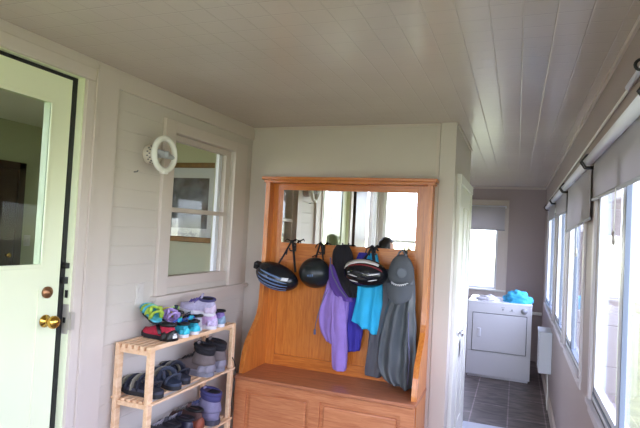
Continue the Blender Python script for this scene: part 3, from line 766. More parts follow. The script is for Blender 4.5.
for u0, u1, v, sl in ((-.62, -.18, -.08, -.15), (.22, .74, .02, .35), (-.58, -.16, -.48, -.12), (.30, .66, -.36, .4)):
    obj('vent_highlight', patch(a, b_, c, u0, u1, (lambda u, v=v, sl=sl, u0=u0: v + sl * (u - u0)), leaf(.036), 1.02), M['helm_white'], h3, True)  # white strips paint glints onto the gloss shell
for u0, u1, v in ((-.35, -.02, .16), (.02, .32, .2), (-.2, .25, -.25)):
    obj('vent', patch(a, b_, c, u0, u1, (lambda u, v=v: v), leaf(.08), 1.014), M['foam'], h3, True)
straps(h3, [loc_pts(h3, [(-.95, 3.32, 1.45), (-.92, 3.36, 1.50), (-.906, 3.385, 1.552)]), loc_pts(h3, [(-.87, 3.32, 1.45), (-.89, 3.36, 1.50), (-.904, 3.385, 1.552)]), loc_pts(h3, [(-.906, 3.38, 1.55), (-.94, 3.375, 1.53), (-.945, 3.37, 1.50)]), loc_pts(h3, [(-.906, 3.38, 1.55), (-.872, 3.375, 1.535), (-.86, 3.37, 1.52)])], .011)

# ------------------------------------------------------------------ shoe rack
RX0, RX1, RY0, RY1, RZ = -1.895, -1.668, 2.135, 2.965, 1.01
rk = thing('shoe_rack', 'natural pine slatted shoe rack standing against the left wall', 'rack', (0, 0, 0))
for x_ in (RX0 + .015, RX1 - .015):
    for y_ in (RY0 + .017, RY1 - .017):
        obj('post', bx(x_ - .013, x_ + .013, y_ - .018, y_ + .018, 0, RZ, .003), M['pine'], rk)
SH = [1.0, .735, .42, .10]
for k_, z_ in enumerate(SH):
    bm = B(); n_ = 6; z_ -= .0
    top_ = k_ == 0
    for i in range(n_):
        x_ = RX0 + .018 + (RX1 - RX0 - .036) * i / (n_ - 1)
        ya, yb_ = (RY0 - .005, RY1 + .005) if top_ else (RY0 + .01, RY1 - .01)
        if not top_ and i in (0, n_ - 1): x_ += .027 * (1 if i == 0 else -1) * 0
        lo = z_ - .012
        if (not top_) and i in (0, n_ - 1): x_ += -.024 if i == 0 else .024
        box(bm, x_ - .011, x_ + .011, ya, yb_, lo, z_ + (.012 if top_ else 0), .002)
    for y_ in (RY0 + .017, RY1 - .017): box(bm, RX0 + .03, RX1 - .03, y_ - .012, y_ + .012, z_ - .034, z_ - .012)
    obj('shelf', bm, M['pine'], rk)
SH[0] += .012

# ------------------------------------------------------------------ shoes
def sm(a, b_, x): 
    t_ = min(max((x - a) / (b_ - a), 0), 1); return t_ * t_ * (3 - 2 * t_)
def wid(s, W):
    return W / 2 * max(0.0, 1 - abs(2 * s - 1) ** 5) ** .5 * (.80 + .2 * sm(.3, .68, s) - .06 * sm(.2, .42, s) * (1 - sm(.42, .65, s)))
def loft(L, W, z0, hfun, n=26, m_=16, pw=.75, inset=1.0, xoff=0.0, bend=0.0):
    bm = B(); rings = []
    for i in range(n + 1):
        s = .004 + .992 * i / n
        w_ = max(wid(s, W) * inset, .003); h = hfun(s); ring = []
        for j in range(m_ + 1):
            a_ = PI * j / m_
            ring.append(bm.verts.new((xoff + L * s, w_ * math.cos(a_) * (1 - .12 * math.sin(a_)) + bend * math.sin(PI * s), z0 + h * math.sin(a_) ** pw)))
        rings.append(ring)
    for p_, q_ in zip(rings[:-1], rings[1:]):
        for j in range(m_): bm.faces.new((p_[j], p_[j + 1], q_[j + 1], q_[j]))
        bm.faces.new((p_[0], q_[0], q_[m_], p_[m_]))
    bm.faces.new(rings[0]); bm.faces.new(rings[-1][::-1])
    return bm
def sole(L, W, z0, z1, n=30, grow=1.0, bend=0.0, toe=.0):
    bm = B(); a_, b_ = [], []
    pts = [(s, 1) for s in [i / n for i in range(n + 1)]] + [(s, -1) for s in [i / n for i in range(n - 1, 0, -1)]]
    for s, sg in pts:
        w_ = wid(min(max(s, .0), 1.0), W) * grow + (.002 if 0 < s < 1 else 0)
        y_ = sg * w_ + bend * math.sin(PI * s); up = toe * sm(.7, 1, s)
        a_.append(bm.verts.new((L * s, y_, z0 + up))); b_.append(bm.verts.new((L * s, y_, z1 + up)))
    k = len(a_)
    bm.faces.new(a_[::-1]); bm.faces.new(b_)
    for i in range(k): bm.faces.new((a_[i], a_[(i + 1) % k], b_[(i + 1) % k], b_[i]))
    return bm
def cm(key, *a, **k):
    if key not in M: M[key] = plain(key, *a, **k)
    return M[key]
SG = 'shoes on the rack'
def sneaker(name, label, cat, L, W, up, so, lace, collar, accent=None, Ht=.075, boot=0.0, sh=.022, tongue=None):
    t = thing(name, label, cat, group=SG)
    obj('sole', sole(L, W, 0, sh, toe=.006), so, t)
    hf = lambda s: Ht * (.80 + .22 * sm(0, .12, s)) * (1 - sm(.30, .98, s) * .58)
    bm = loft(L * .975, W * .96, sh * .85, hf, xoff=L * .012)
    obj('upper', bm, up, t, True)
    z1_ = sh + Ht * .93
    if boot:
        bm = B(); rings = []
        for i in range(9):
            q = i / 8; ring = []
            for j in range(24):
                a_ = 2 * PI * j / 24
                rx = L * (.250 - .055 * sm(0, .8, q)); ry = W * (.49 - .11 * sm(0, .8, q))
                ring.append(bm.verts.new((L * (.235 - .015 * q) + rx * math.cos(a_), ry * math.sin(a_), sh + Ht * .45 + (boot + Ht * .5) * q - .012 * q * math.cos(a_) * -1)))
            rings.append(ring)
        for p_, q_ in zip(rings[:-1], rings[1:]):
            for j in range(24): bm.faces.new((p_[j], p_[(j + 1) % 24], q_[(j + 1) % 24], q_[j]))
        bm.faces.new(rings[0][::-1]); bm.faces.new(rings[-1])
        obj('shaft', bm, up, t, True)
        bm = B(); rings = []
        for i in range(9):
            q = .64 + .36 * i / 8; ring = []; bul = .004 + .006 * math.sin(PI * i / 8)
            for j in range(24):
                a_ = 2 * PI * j / 24
                ring.append(bm.verts.new((L * (.235 - .015 * q) + (L * (.250 - .055 * sm(0, .8, q)) + bul) * math.cos(a_), (W * (.49 - .11 * sm(0, .8, q)) + bul) * math.sin(a_), sh + Ht * .45 + (boot + Ht * .5) * q + .012 * math.cos(a_))))
            rings.append(ring)
        for p_, q_ in zip(rings[:-1], rings[1:]):
            for j in range(24): bm.faces.new((p_[j], p_[(j + 1) % 24], q_[(j + 1) % 24], q_[j]))
        bm.faces.new(rings[0][::-1]); bm.faces.new(rings[-1])
        obj('cuff', bm, collar, t, True)
        z1_ = sh + Ht * .95 + boot
    bm = B(); rx, ry = (L * .20, W * .38) if boot else (L * .20, W * .33)
    ring = [(L * .225 + rx * math.cos(2 * PI * i / 24), ry * math.sin(2 * PI * i / 24), z1_ + .010 * math.cos(2 * PI * i / 24) * (1 if boot else -.2)) for i in range(24)]
    tube(bm, ring, .012 if boot else .008, 8, closed=True)
    obj('collar', bm, collar, t, True)
    bm = B(); bmesh.ops.create_circle(bm, cap_ends=True, segments=24, radius=1)
    for v in bm.verts: v.co = Vector((L * .225 + rx * v.co.x, ry * v.co.y, z1_ + .004))
    bmesh.ops.solidify(bm, geom=bm.faces[:], thickness=.004)
    obj('opening', bm, M['lining'], t)
    if lace:
        bm = B()
        for k_ in range(4 if not boot else 5):
            s = .43 + .075 * k_ if not boot else .40 + .07 * k_
            zz = sh * .85 + hf(s) + .003; ww = W * .20
            if boot and k_ == 0: zz += .02
            tube(bm, [(L * s, -ww, zz - .010), (L * s + .006, 0, zz + .003), (L * s + .012, ww, zz - .010)], .0032, 6)
            tube(bm, [(L * s, ww, zz - .010), (L * s + .006, 0, zz + .004), (L * s + .012, -ww, zz - .010)], .0032, 6)
        s = .42; zz = sh * .85 + hf(s) + .006
        tube(bm, [(L * s, 0, zz), (L * s - .01, .02, zz + .016), (L * s + .01, .04, zz), (L * s + .02, .045, zz - .02)], .003, 6)
        tube(bm, [(L * s, 0, zz), (L * s - .01, -.02, zz + .016), (L * s + .01, -.04, zz), (L * s + .015, -.047, zz - .018)], .003, 6)
        obj('laces', bm, lace, t, True)
        bm = tube(B(), [(L * .40, 0, z1_ - .004), (L * .385, 0, z1_ + .014), (L * .37, 0, z1_ + .028)], .017, 10, flat=.35)
        obj('tongue', bm, tongue or up, t, True)
    if accent:
        bm = loft(L * .30, W * .99, sh * .9, lambda s: Ht * .62 * (1 - .2 * s), n=14, xoff=-.002)
        for v in bm.verts: v.co.y *= 1.03
        obj('heel_counter', bm, accent, t, True)
        bm = loft(L * .985, W * .985, sh * .85, lambda s: hf(s) * .40 + .004, n=26, xoff=L * .006)
        obj('side_band', bm, accent, t, True)
    return t
def sandal(name, label, cat, L, W, bed, so, strap, accent, n=4, sh=.03, rise=1.0):
    t = thing(name, label, cat, group=SG)
    obj('sole', sole(L, W, 0, sh * .6, toe=.008), so, t)
    obj('footbed', sole(L * .99, W * .97, sh * .6, sh, toe=.008), bed, t)
    for k_ in range(n):
        s = .42 + .40 * k_ / max(n - 1, 1)
        w_ = wid(s, W); bm = B()
        h_ = (.055 - .018 * k_ / max(n - 1, 1)) * rise
        pts = [(L * s + .018 * math.cos(PI * i / 12), w_ * math.cos(PI * i / 12), sh * .7 + h_ * math.sin(PI * i / 12) ** .8) for i in range(13)]
        tube(bm, pts, .015, 8, flat=.25)
        obj('strap', bm, accent if k_ % 2 else strap, t, True)
    bm = B()
    pts = [(L * .10 + L * .13 * (1 - math.sin(PI * i / 14)), wid(.2, W) * math.cos(PI * i / 14) * 1.0, sh * .7 + .055 * (math.sin(PI * i / 14) ** .5)) for i in range(15)]
    tube(bm, pts, .011, 8, flat=.4)
    obj('heel_strap', bm, strap, t, True)
    for q in (1, -1): obj('side_strap', tube(B(), [(L * .25, q * wid(.3, W), sh), (L * .34, q * wid(.35, W) * .9, sh + .05), (L * .42, q * wid(.4, W) * .6, sh + .05)], .009, 8, flat=.4), strap, t, True)
    return t
def put(o, x, y, z, deg, rx=0, ry=0):
    o.location = (x, y, z); o.rotation_euler = (math.radians(rx), math.radians(ry), math.radians(deg)); return o

blackrub = cm('black rubber', C(30, 30, 34), .7)
whiterub = cm('white rubber', C(222, 218, 226), .5)
XH = RX1 + .004     # heels sit at the rack's front edge
z = SH[0]
# top shelf, near to far
o = sneaker('water_shoe', 'red and black water shoe at near end of the top shelf', 'shoe', .235, .095, cm('red mesh', C(178, 36, 62), .8, bump=.4, noise_amt=.2, nscale=60), blackrub, None, M['black'], None, Ht=.062)
bm = tube(B(), [(.06, .046, .035), (.10, .030, .075), (.13, 0, .082), (.15, -.035, .07)], .011, 8, flat=.35); obj('strap', bm, M['black'], o, True)
bm = loft(.075, .10, .0, lambda s: .058, n=12, xoff=-.004); obj('heel_cup', bm, M['black'], o, True)
bm = B(); box(bm, -.0075, -.0035, -.014, .014, .016, .032); box(bm, -.0075, -.0035, -.008, .008, .034, .040); obj('heel_mark', bm, M['paint_white'], o)
put(o, XH - .005, 2.315, z, 168)
lime = cm('lime fabric', C(170, 196, 74), .75, noise_amt=.3, nscale=40)
lilac = cm('lilac fabric', C(176, 150, 204), .75, noise_amt=.25, nscale=40)
yel = cm('yellow fabric', C(206, 198, 70), .75, noise_amt=.2, nscale=40)
aqua = cm('aqua fabric', C(84, 176, 196), .7, noise_amt=.25, nscale=50)
o = sandal('sandal', 'lime and aqua child sandal tipped up behind the red water shoe', 'sandal', .17, .078, aqua, blackrub, lime, aqua, 4, .02)
put(o, -1.768, 2.30, z + .078, 150, 0, -18)
o = sandal('sandal', 'lilac and yellow child sandal leaning behind the red water shoe', 'sandal', .17, .078, lilac, blackrub, lilac, yel, 4, .02)
put(o, -1.745, 2.415, z + .055, 160, 10, -14)
teal = cm('teal mesh', C(40, 158, 182), .6, noise_amt=.3, nscale=60)
o = sneaker('sneaker', 'small teal child sneaker with black collar, nearer of the teal pair', 'sneaker', .165, .068, teal, whiterub, cm('blue lace', C(40, 90, 190), .7), M['black'], cm('bright aqua', C(60, 196, 220), .5), Ht=.055, sh=.02)
put(o, XH, 2.43, z, 176)
o2 = dup(o, (XH, 2.525, z), (0, 0, math.radians(166)), 'small teal child sneaker with black collar, farther of the teal pair')
o = sneaker('sneaker', 'green and white striped child sneaker behind the small teal pair', 'sneaker', .16, .066, cm('dark knit', C(48, 62, 70), .8), whiterub, cm('lime lace', C(176, 222, 120), .6), M['black'], cm('green stripe', C(120, 200, 90), .6, noise_amt=.5, nscale=35), Ht=.058)
put(o, -1.775, 2.50, z + .038, 172, 8, -10)
lav = cm('lavender mesh', C(176, 168, 196), .7, noise_amt=.12, nscale=70)
pink = cm('pink lilac print', C(206, 172, 214), .6, noise_amt=.2, nscale=60)
o = sneaker('sneaker', 'pale grey and white sneaker on the top shelf below the stacked one', 'sneaker', .19, .075, cm('pale grey mesh', C(190, 188, 200), .7, noise_amt=.15, nscale=60), whiterub, cm('dark lace', C(60, 60, 80), .7), M['black'], None, Ht=.07)
put(o, XH - .035, 2.615, z, 178)
o = sneaker('sneaker', 'pink and lilac child sneaker with dotted heel facing out', 'sneaker', .19, .076, pink, whiterub, M['black'], M['blackfab'], cm('dotted lilac', C(206, 190, 226), .55, noise_amt=.35, nscale=110), Ht=.082)
put(o, XH, 2.715, z, 180)
o = sneaker('sneaker', 'purple and aqua sneaker at far end of the top shelf', 'sneaker', .20, .078, cm('violet mesh', C(134, 112, 176), .7, noise_amt=.2, nscale=60), whiterub, M['black'], M['blackfab'], cm('aqua heel', C(140, 170, 196), .55, noise_amt=.2, nscale=50), Ht=.078)
put(o, XH, 2.81, z, 184)
o = sneaker('sneaker', 'lavender running shoe lying on top of the other sneakers', 'sneaker', .225, .082, lav, whiterub, cm('violet lace', C(92, 78, 150), .7), cm('indigo collar', C(70, 66, 110), .8), cm('pale pink side', C(202, 184, 206), .6), Ht=.075, sh=.024)
put(o, -1.655, 2.685, z + .088, 190, -14, -4)
# second shelf
z = SH[1]
tan = cm('olive webbing', C(138, 134, 120), .8); sgrey = cm('slate webbing', C(62, 68, 84), .8)
o = sandal('sandal', 'black sport sandal with grey straps at near end of the second shelf', 'sandal', .265, .102, cm('dark footbed', C(58, 60, 74), .8), blackrub, cm('black webbing', C(40, 42, 54), .8), tan, 4, .036, 1.45)
put(o, -1.665, 2.235, z, 174)
o2 = sandal('sandal', 'black sport sandal lying along the front of the second shelf', 'sandal', .275, .104, cm('blue footbed', C(52, 64, 86), .7), blackrub, sgrey, tan, 4, .036, 1.3)
put(o2, -1.672, 2.385, z, 160)
o3 = dup(o, (-1.69, 2.50, z), (0, 0, math.radians(164)), 'black sport sandal next to the hiking boots on the second shelf')
brown = cm('taupe suede', C(112, 100, 98), .8, noise_amt=.15, nscale=25, bump=.3)
o = sneaker('hiking_boot', 'grey brown hiking boot on the second shelf, nearer of its pair', 'boot', .30, .122, brown, cm('grey boot sole', C(120, 120, 132), .7), M['black'], M['blackfab'], cm('grey suede', C(138, 134, 146), .8, bump=.3), Ht=.09, boot=.055, sh=.03)
put(o, XH + .005, 2.70, z, 176)
o2 = dup(o, (XH + .002, 2.835, z), (0, 0, math.radians(180)), 'grey brown hiking boot at far end of the second shelf')
# third shelf
z = SH[2]
o = sneaker('work_boot', 'lavender grey lace up boot at far end of the third shelf', 'boot', .30, .13, cm('lavender grey leather', C(128, 122, 150), .7, noise_amt=.12, nscale=25, bump=.3), cm('boot sole dark', C(64, 62, 76), .7), cm('blue boot lace', C(96, 104, 150), .7), cm('indigo collar b', C(62, 60, 108), .8), None, Ht=.105, boot=.06, sh=.03)
put(o, XH + .008, 2.80, z, 180)
o2 = sneaker('hiking_shoe', 'brown and orange hiking shoe beside the lavender grey boot', 'shoe', .28, .10, cm('dark brown suede', C(84, 58, 54), .8), blackrub, cm('grey lace', C(120, 116, 112), .7), M['black'], cm('rust leather', C(150, 80, 58), .65, noise_amt=.3, nscale=18), Ht=.105)
put(o2, XH - .02, 2.655, z, 172)
o = sneaker('walking_shoe', 'black walking shoe in the middle of the third shelf', 'shoe', .275, .10, cm('black leather', C(44, 42, 60), .45), blackrub, cm('pale lace', C(160, 156, 168), .7), M['blackfab'], None, Ht=.095)
put(o, XH, 2.535, z, 174)
o = sneaker('sneaker', 'dark sneaker with light lace loops on the third shelf', 'sneaker', .27, .098, cm('charcoal mesh', C(56, 56, 62), .8), blackrub, cm('pale lace', C(160, 156, 168), .7), M['blackfab'], cm('grey panel', C(96, 92, 96), .7), Ht=.095)
put(o, XH - .01, 2.42, z, 170)
o = sandal('sandal', 'grey sandal with green straps at near end of the third shelf', 'sandal', .26, .10, cm('grey footbed', C(104, 108, 120), .8), blackrub, cm('green strap', C(44, 140, 96), .7), cm('teal strap', C(70, 110, 116), .8), 4, .036)
put(o, -1.665, 2.29, z, 172)
# black cord hanging on the rack's far post
bm = tube(B(), [(RX1 + .004, 2.93, .80), (RX1 + .012, 2.945, .775), (RX1 + .008, 2.97, .74), (RX1 + .006, 2.975, .68), (RX1 + .010, 2.958, .62), (RX1 + .008, 2.945, .52), (RX1 + .007, 2.95, .42)], .0028, 6)
tag(obj('cord', bm, M['black'], None, True), 'thin black cord hanging on the far post of the shoe rack', 'cord')

# ------------------------------------------------------------------ laundry end
dr = thing('clothes_dryer', 'white front loading clothes dryer standing at far end of corridor', 'dryer', (-.162, 6.5, 0), (0, 0, 0))
hw = .356
bm = B(); box(bm, -hw, hw, .012, .66, .025, .875, .006)
box(bm, -hw, hw, 0, .014, .30, .31); box(bm, -hw + .02, hw - .02, .03, .64, 0, .025)
obj('cabinet', bm, M['appliance'], dr)
obj('lower_panel', bx(-hw + .002, hw - .002, 0, .016, .03, .300, .004), M['appliance'], dr)
obj('top_panel', bx(-hw - .003, hw + .003, -.004, .665, .872, .90, .006), M['appliance'], dr)
obj('control_panel', bx(-hw + .001, hw - .001, -.008, .014, .765, .872, .004), M['appliance'], dr)
bm = B(); box(bm, -hw + .055, hw - .05, .0065, .013, .312, .762)
obj('door_seam', bm, M['seam'], dr)
obj('door', bx(-hw + .06, hw - .055, -.010, .010, .317, .757, .006), M['appliance'], dr)
for x0_, x1_ in ((-hw + .002, -hw + .053), (hw - .048, hw - .002)): obj('side_strip', bx(x0_, x1_, 0, .014, .304, .762, .002), M['appliance'], dr)
dh = bx(-hw + .115, -hw + .155, -.022, -.008, .48, .585, .006)
obj('door_handle', dh, M['appliance'], dr)
obj('timer_knob', lathe(B(), [(.036, -.008), (.034, -.018), (.024, -.022), (.022, -.036), (0, -.038)], 24, 'y', (hw - .085, 0, .822)), M['appl_grey'], dr, True)
for x_ in (.04, .14): obj('button', lathe(B(), [(.012, -.008), (.012, -.014), (0, -.015)], 14, 'y', (x_, 0, .825)), M['appl_grey'], dr, True)
bm = B(); box(bm, .02, .06, -.0095, -.0075, .842, .848); box(bm, .11, .165, -.0095, -.0075, .805, .81)
obj('panel_print', bm, M['appl_grey'], dr)
def heap(a, b_, c, seed, n=40, m_=20, rough=.35):
    bm = B(); rows_ = []
    for i in range(m_):
        t_ = i / m_; ring = []
        for j in range(n):
            an = 2 * PI * j / n; d_ = Vector((math.cos(an) * math.cos(t_ * PI / 2), math.sin(an) * math.cos(t_ * PI / 2), math.sin(t_ * PI / 2)))
            k_ = 1 + rough * noise.noise(d_ * 2.2 + Vector((seed, 0, 0))) + rough * .6 * (1 - abs(noise.noise(d_ * 4.5 + Vector((0, seed, 0))))) - rough * .4
            ring.append(bm.verts.new((a * d_.x * k_, b_ * d_.y * k_, max(0, c * d_.z * k_))))
        rows_.append(ring)
    tip = bm.verts.new((0, 0, c))
    for p_, q_ in zip(rows_[:-1], rows_[1:]):
        for j in range(n): bm.faces.new((p_[j], p_[(j + 1) % n], q_[(j + 1) % n], q_[j]))
    for j in range(n): bm.faces.new((rows_[-1][j], rows_[-1][(j + 1) % n], tip))
    bm.faces.new(rows_[0][::-1])
    return bm
tag(obj('towel', heap(.165, .15, .125, 3.3), M['blue_towel'], None, True, (.02, 6.72, .90)), 'crumpled blue towel lying on top of the dryer at right', 'towel')
tag(obj('cloth', heap(.13, .14, .055, 8.1), M['white_cloth'], None, True, (-.30, 6.70, .90)), 'crumpled white cloth lying on top of the dryer at left', 'cloth')
t = thing('wall_heater', 'white box heater mounted low on the right wall', 'heater', (XR, 5.57, .355))
obj('housing', bx(-.115, -.0, 0, .36, 0, .385, .006), M['heater'], t)
bm = B(); box(bm, -.122, -.0, -.006, .366, .378, .40, .004)
obj('lid', bm, M['heater'], t)
bm = B()
for i in range(9): box(bm, -.1165, -.114, .03, .33, .07 + .03 * i, .075 + .03 * i)
obj('grille', bm, M['appl_grey'], t)
bm = tube(B(), [(-.03, .06, .0), (-.028, .06, -.08), (-.022, .05, -.18), (-.03, .03, -.28), (-.022, .03, -.352)], .006, 8)
obj('cord', bm, M['white'], t, True)
bm = tube(B(), [(.22, 7.70, .66), (.34, 7.70, .66), (.351, 7.70, .66)], .022, 12)
tube(bm, [(.22, 7.70, .66), (.205, 7.70, .64), (.205, 7.70, .0)], .022, 12)
tag(obj('pipe', bm, M['white'], None, True), 'white pipe on the far wall to the right of the dryer', 'pipe')
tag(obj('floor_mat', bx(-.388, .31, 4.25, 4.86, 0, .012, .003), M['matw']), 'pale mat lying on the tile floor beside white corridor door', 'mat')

# ------------------------------------------------------------------ roller blinds
def blind(label, y0, y1, zl, zr, ring=None, at=.4):
    """zl: bottom at y1 (far), zr: bottom at y0 (near)"""
    t = thing('roller_blind', label, 'blind', (.316, y0, 2.045), group='roller blinds over the side windows')
    w_ = y1 - y0
    obj('roller_tube', tube(B(), [(0, 0, 0), (0, w_, 0)], .0215, 16), M['shade_rod'], t, True)
    bm = B(); zb0, zb1 = zr - 2.045, zl - 2.045
    prism(bm, [(.02, 0), (w_ - .02, 0), (w_ - .02, zb1), (.02, zb0)], .0195, .0210, 'yz')
    obj('fabric', bm, M['shade'], t)
    obj('hem_bar', tube(B(), [(.019, .015, zb0), (.019, w_ - .015, zb1)], .008, 8), M['hem'], t, True)
    for y_ in (0, w_): obj('bracket', tube(B(), [(.036, y_, .034), (-.012, y_, .030), (-.032, y_, .0), (-.012, y_, -.030), (.034, y_, -.030)], .005, 8), M['black'], t, True)
    yr, zb = w_ * at, zb0 + (zb1 - zb0) * at
    if ring:
        obj('pull_cord', tube(B(), [(.012, yr, zb), (.010, yr, zb - ring)], .0022, 6), M['white'], t, True)
        obj('pull_ring', tube(B(), [(.010, yr + .019 * math.sin(2 * PI * i / 20), zb - ring - .022 + .022 * math.cos(2 * PI * i / 20)) for i in range(20)], .004, 8, closed=True), M['steel'], t, True)
    return t
blind('roller blind over nearest side window, pulled down a little', 1.56, 2.84, 1.853, 1.838, .16, .45)
blind('roller blind hanging lowest and slightly crooked, second from the near end', 2.895, 4.20, 1.719, 1.765, .14, .38)
blind('short roller blind over the third side window', 4.28, 5.48, 1.886, 1.870)
blind('short roller blind over the side window nearest the far wall', 5.56, 6.66, 1.888, 1.885)
t = thing('roller_blind', 'white roller blind on the window behind the dryer', 'blind', (-1.17, YF - .05, 2.10))
obj('roller_tube', tube(B(), [(0, 0, 0), (1.02, 0, 0)], .02, 14), M['shade_rod'], t, True)
obj('fabric', bx(.01, 1.0, -.022, -.020, -.325, 0), M['shade'], t)
obj('hem_bar', tube(B(), [(.005, -.021, -.325), (1.005, -.021, -.325)], .009, 8), M['hem'], t, True)
bm = tube(B(), [(.346, .4, 2.20), (.346, 1.5, 2.192), (.346, 2.4, 2.184), (.346, 3.2, 2.176), (.346, 4.4, 2.165), (.346, 5.6, 2.155), (.346, 6.75, 2.143), (.346, 6.95, 2.12)], .006, 8)
cb = tag(obj('cable', bm, M['white'], None, True), 'thin white cable running along the right wall above the blinds', 'cable')
obj('sleeve', tube(B(), [(.342, 1.2, 2.195), (.342, 2.05, 2.188)], .010, 10), M['shade_rod'], cb, True)
obj('clamp', tube(B(), [(.333 + .016 * math.cos(2 * PI * i / 16), 1.80, 2.19 + .016 * math.sin(2 * PI * i / 16)) for i in range(16)], .005, 8, closed=True), M['black'], cb, True)

# ------------------------------------------------------------------ the person seen in the mirror
def skin_body(name, chain, edges, mat, parent=None, sub=2, root=0):
    me = bpy.data.meshes.new(name); me.from_pydata([c_[:3] for c_ in chain], edges, []); me.materials.append(mat)
    o = link(bpy.data.objects.new(name, me), parent)
    md = o.modifiers.new('skin', 'SKIN'); md.use_smooth_shade = True
    for i, c_ in enumerate(chain):
        sv = me.skin_vertices[0].data[i]; r_ = c_[3]
        sv.radius = (r_, c_[4] if len(c_) > 4 else r_); sv.use_root = (i == root)
    s_ = o.modifiers.new('sub', 'SUBSURF'); s_.levels = sub; s_.render_levels = sub
    return o
skin = cm('skin', C(206, 160, 136), .5); hairm = cm('dark hair', C(34, 28, 26), .5)
shirt = cm('navy shirt', C(50, 58, 82), .85); jeans = cm('blue jeans', C(62, 74, 100), .85); shoe_m = cm('dark shoes', C(40, 38, 40), .6)
pp = thing('person', 'dark haired person in navy shirt reflected in the hall tree mirror', 'person', (-1.60, .34, 0), (0, 0, math.radians(-35)))
# local: facing +x, left = +y; 1.58 m tall
ch = [(0, 0, .86, .115, .15), (0, 0, 1.00, .10, .135), (0, 0, 1.16, .105, .15), (0, 0, 1.29, .085, .12), (.005, 0, 1.36, .05, .05), (.015, 0, 1.41, .045, .045)]
ed = [(0, 1), (1, 2), (2, 3), (3, 4), (4, 5)]
def add(pts, start):
    prev = start
    for q in pts:
        ch.append(q); ed.append((prev, len(ch) - 1)); prev = len(ch) - 1
    return prev
for s in (-1, 1):
    add([(0, s * .13, 1.285, .055), (-.01, s * .175, 1.25, .046), (-.02, s * .205, 1.03, .036), (.03, s * .215, .84, .026), (.04, s * .215, .79, .030, .016)], 3)
    add([(0, s * .085, .80, .085), (.01, s * .09, .45, .055), (-.01, s * .09, .10, .035), (.0, s * .09, .05, .035), (.10, s * .10, .03, .032)], 0)
obj_body = skin_body('body', ch, ed, skin, pp)
# head: shaped sphere with nose, brow, chin
bm = B(); bmesh.ops.create_uvsphere(bm, u_segments=32, v_segments=24, radius=1)
for v in bm.verts:
    x_, y_, z_ = v.co
    jaw = 1 - .28 * max(0, -z_) ** 1.3
    X, Y_, Z = x_ * .095 * (1 - .10 * max(0, -z_)), y_ * .074 * jaw, z_ * .112
    if x_ > .3:
        X += .016 * math.exp(-((y_ / .16) ** 2 + ((z_ + .18) / .22) ** 2)) + .006 * math.exp(-((y_ / .45) ** 2 + ((z_ - .22) / .12) ** 2)) + .008 * math.exp(-((y_ / .3) ** 2 + ((z_ + .82) / .15) ** 2))
        X -= .008 * (math.exp(-(((y_ - .4) / .2) ** 2 + ((z_ - .04) / .13) ** 2)) + math.exp(-(((y_ + .4) / .2) ** 2 + ((z_ - .04) / .13) ** 2)))
    v.co = (X, Y_, Z)
hd = obj('head', bm, skin, pp, True, (.035, 0, 1.47))
for s in (-1, 1):
    bm = B(); bmesh.ops.create_uvsphere(bm, u_segments=12, v_segments=10, radius=.012); obj('eye', bm, M['white'], hd, True, (.074, s * .030, .006))
    bm = B(); bmesh.ops.create_uvsphere(bm, u_segments=10, v_segments=8, radius=.006); obj('iris', bm, M['black'], hd, True, (.0835, s * .030, .006))
    bm = B(); bmesh.ops.create_uvsphere(bm, u_segments=12, v_segments=10, radius=1)
    for v in bm.verts: v.co = (v.co.x * .018, v.co.y * .007, v.co.z * .030)
    obj('ear', bm, skin, hd, True, (-.005, s * .074, -.002), (0, 0, s * .35))
    obj('eyebrow', tube(B(), [(.086, s * .014, .030), (.086, s * .030, .035), (.076, s * .046, .030)], .004, 6), hairm, hd, True)
obj('mouth', tube(B(), [(.080, -.024, -.062), (.091, -.009, -.059), (.091, .009, -.059), (.080, .024, -.062)], .0055, 8, rs=[.002, .0055, .0055, .002]), cm('lips', C(170, 98, 92), .5), hd, True)
bm = B(); bmesh.ops.create_uvsphere(bm, u_segments=32, v_segments=20, radius=1)
bmesh.ops.delete(bm, geom=[v for v in bm.verts if (v.co.x > .25 and v.co.z < .45) or v.co.z < -.75], context='VERTS')
for v in bm.verts:
    k_ = 1 + .05 * noise.noise(v.co * 6)
    v.co = (v.co.x * .108 * k_ - .006, v.co.y * .087 * k_, v.co.z * .124 * k_ + .006)
bmesh.ops.solidify(bm, geom=bm.faces[:], thickness=.012)
obj('hair', bm, hairm, hd, True)
sh_ch = [(0, 0, .79, .125, .165), (0, 0, .88, .125, .165), (0, 0, 1.00, .118, .155), (0, 0, 1.16, .126, .170), (0, 0, 1.285, .108, .150), (0, 0, 1.35, .066, .070)]
sh_ed = [(0, 1), (1, 2), (2, 3), (3, 4), (4, 5)]
for s in (-1, 1):
    i0 = len(sh_ch); sh_ch += [(0, s * .125, 1.29, .078), (-.008, s * .180, 1.25, .072), (-.014, s * .195, 1.14, .060), (-.018, s * .202, 1.02, .056)]; sh_ed += [(4, i0), (i0, i0 + 1), (i0 + 1, i0 + 2), (i0 + 2, i0 + 3)]
skin_body('shirt', sh_ch, sh_ed, shirt, pp, root=2)
for s in (-1, 1):
    pa = [(0, s * .062, .92, .090), (0, s * .078, .80, .094), (.006, s * .088, .62, .080), (.01, s * .092, .45, .068), (0, s * .092, .25, .058), (-.008, s * .092, .06, .056)]
    skin_body('trouser_leg', pa, [(k_, k_ + 1) for k_ in range(5)], jeans, pp)
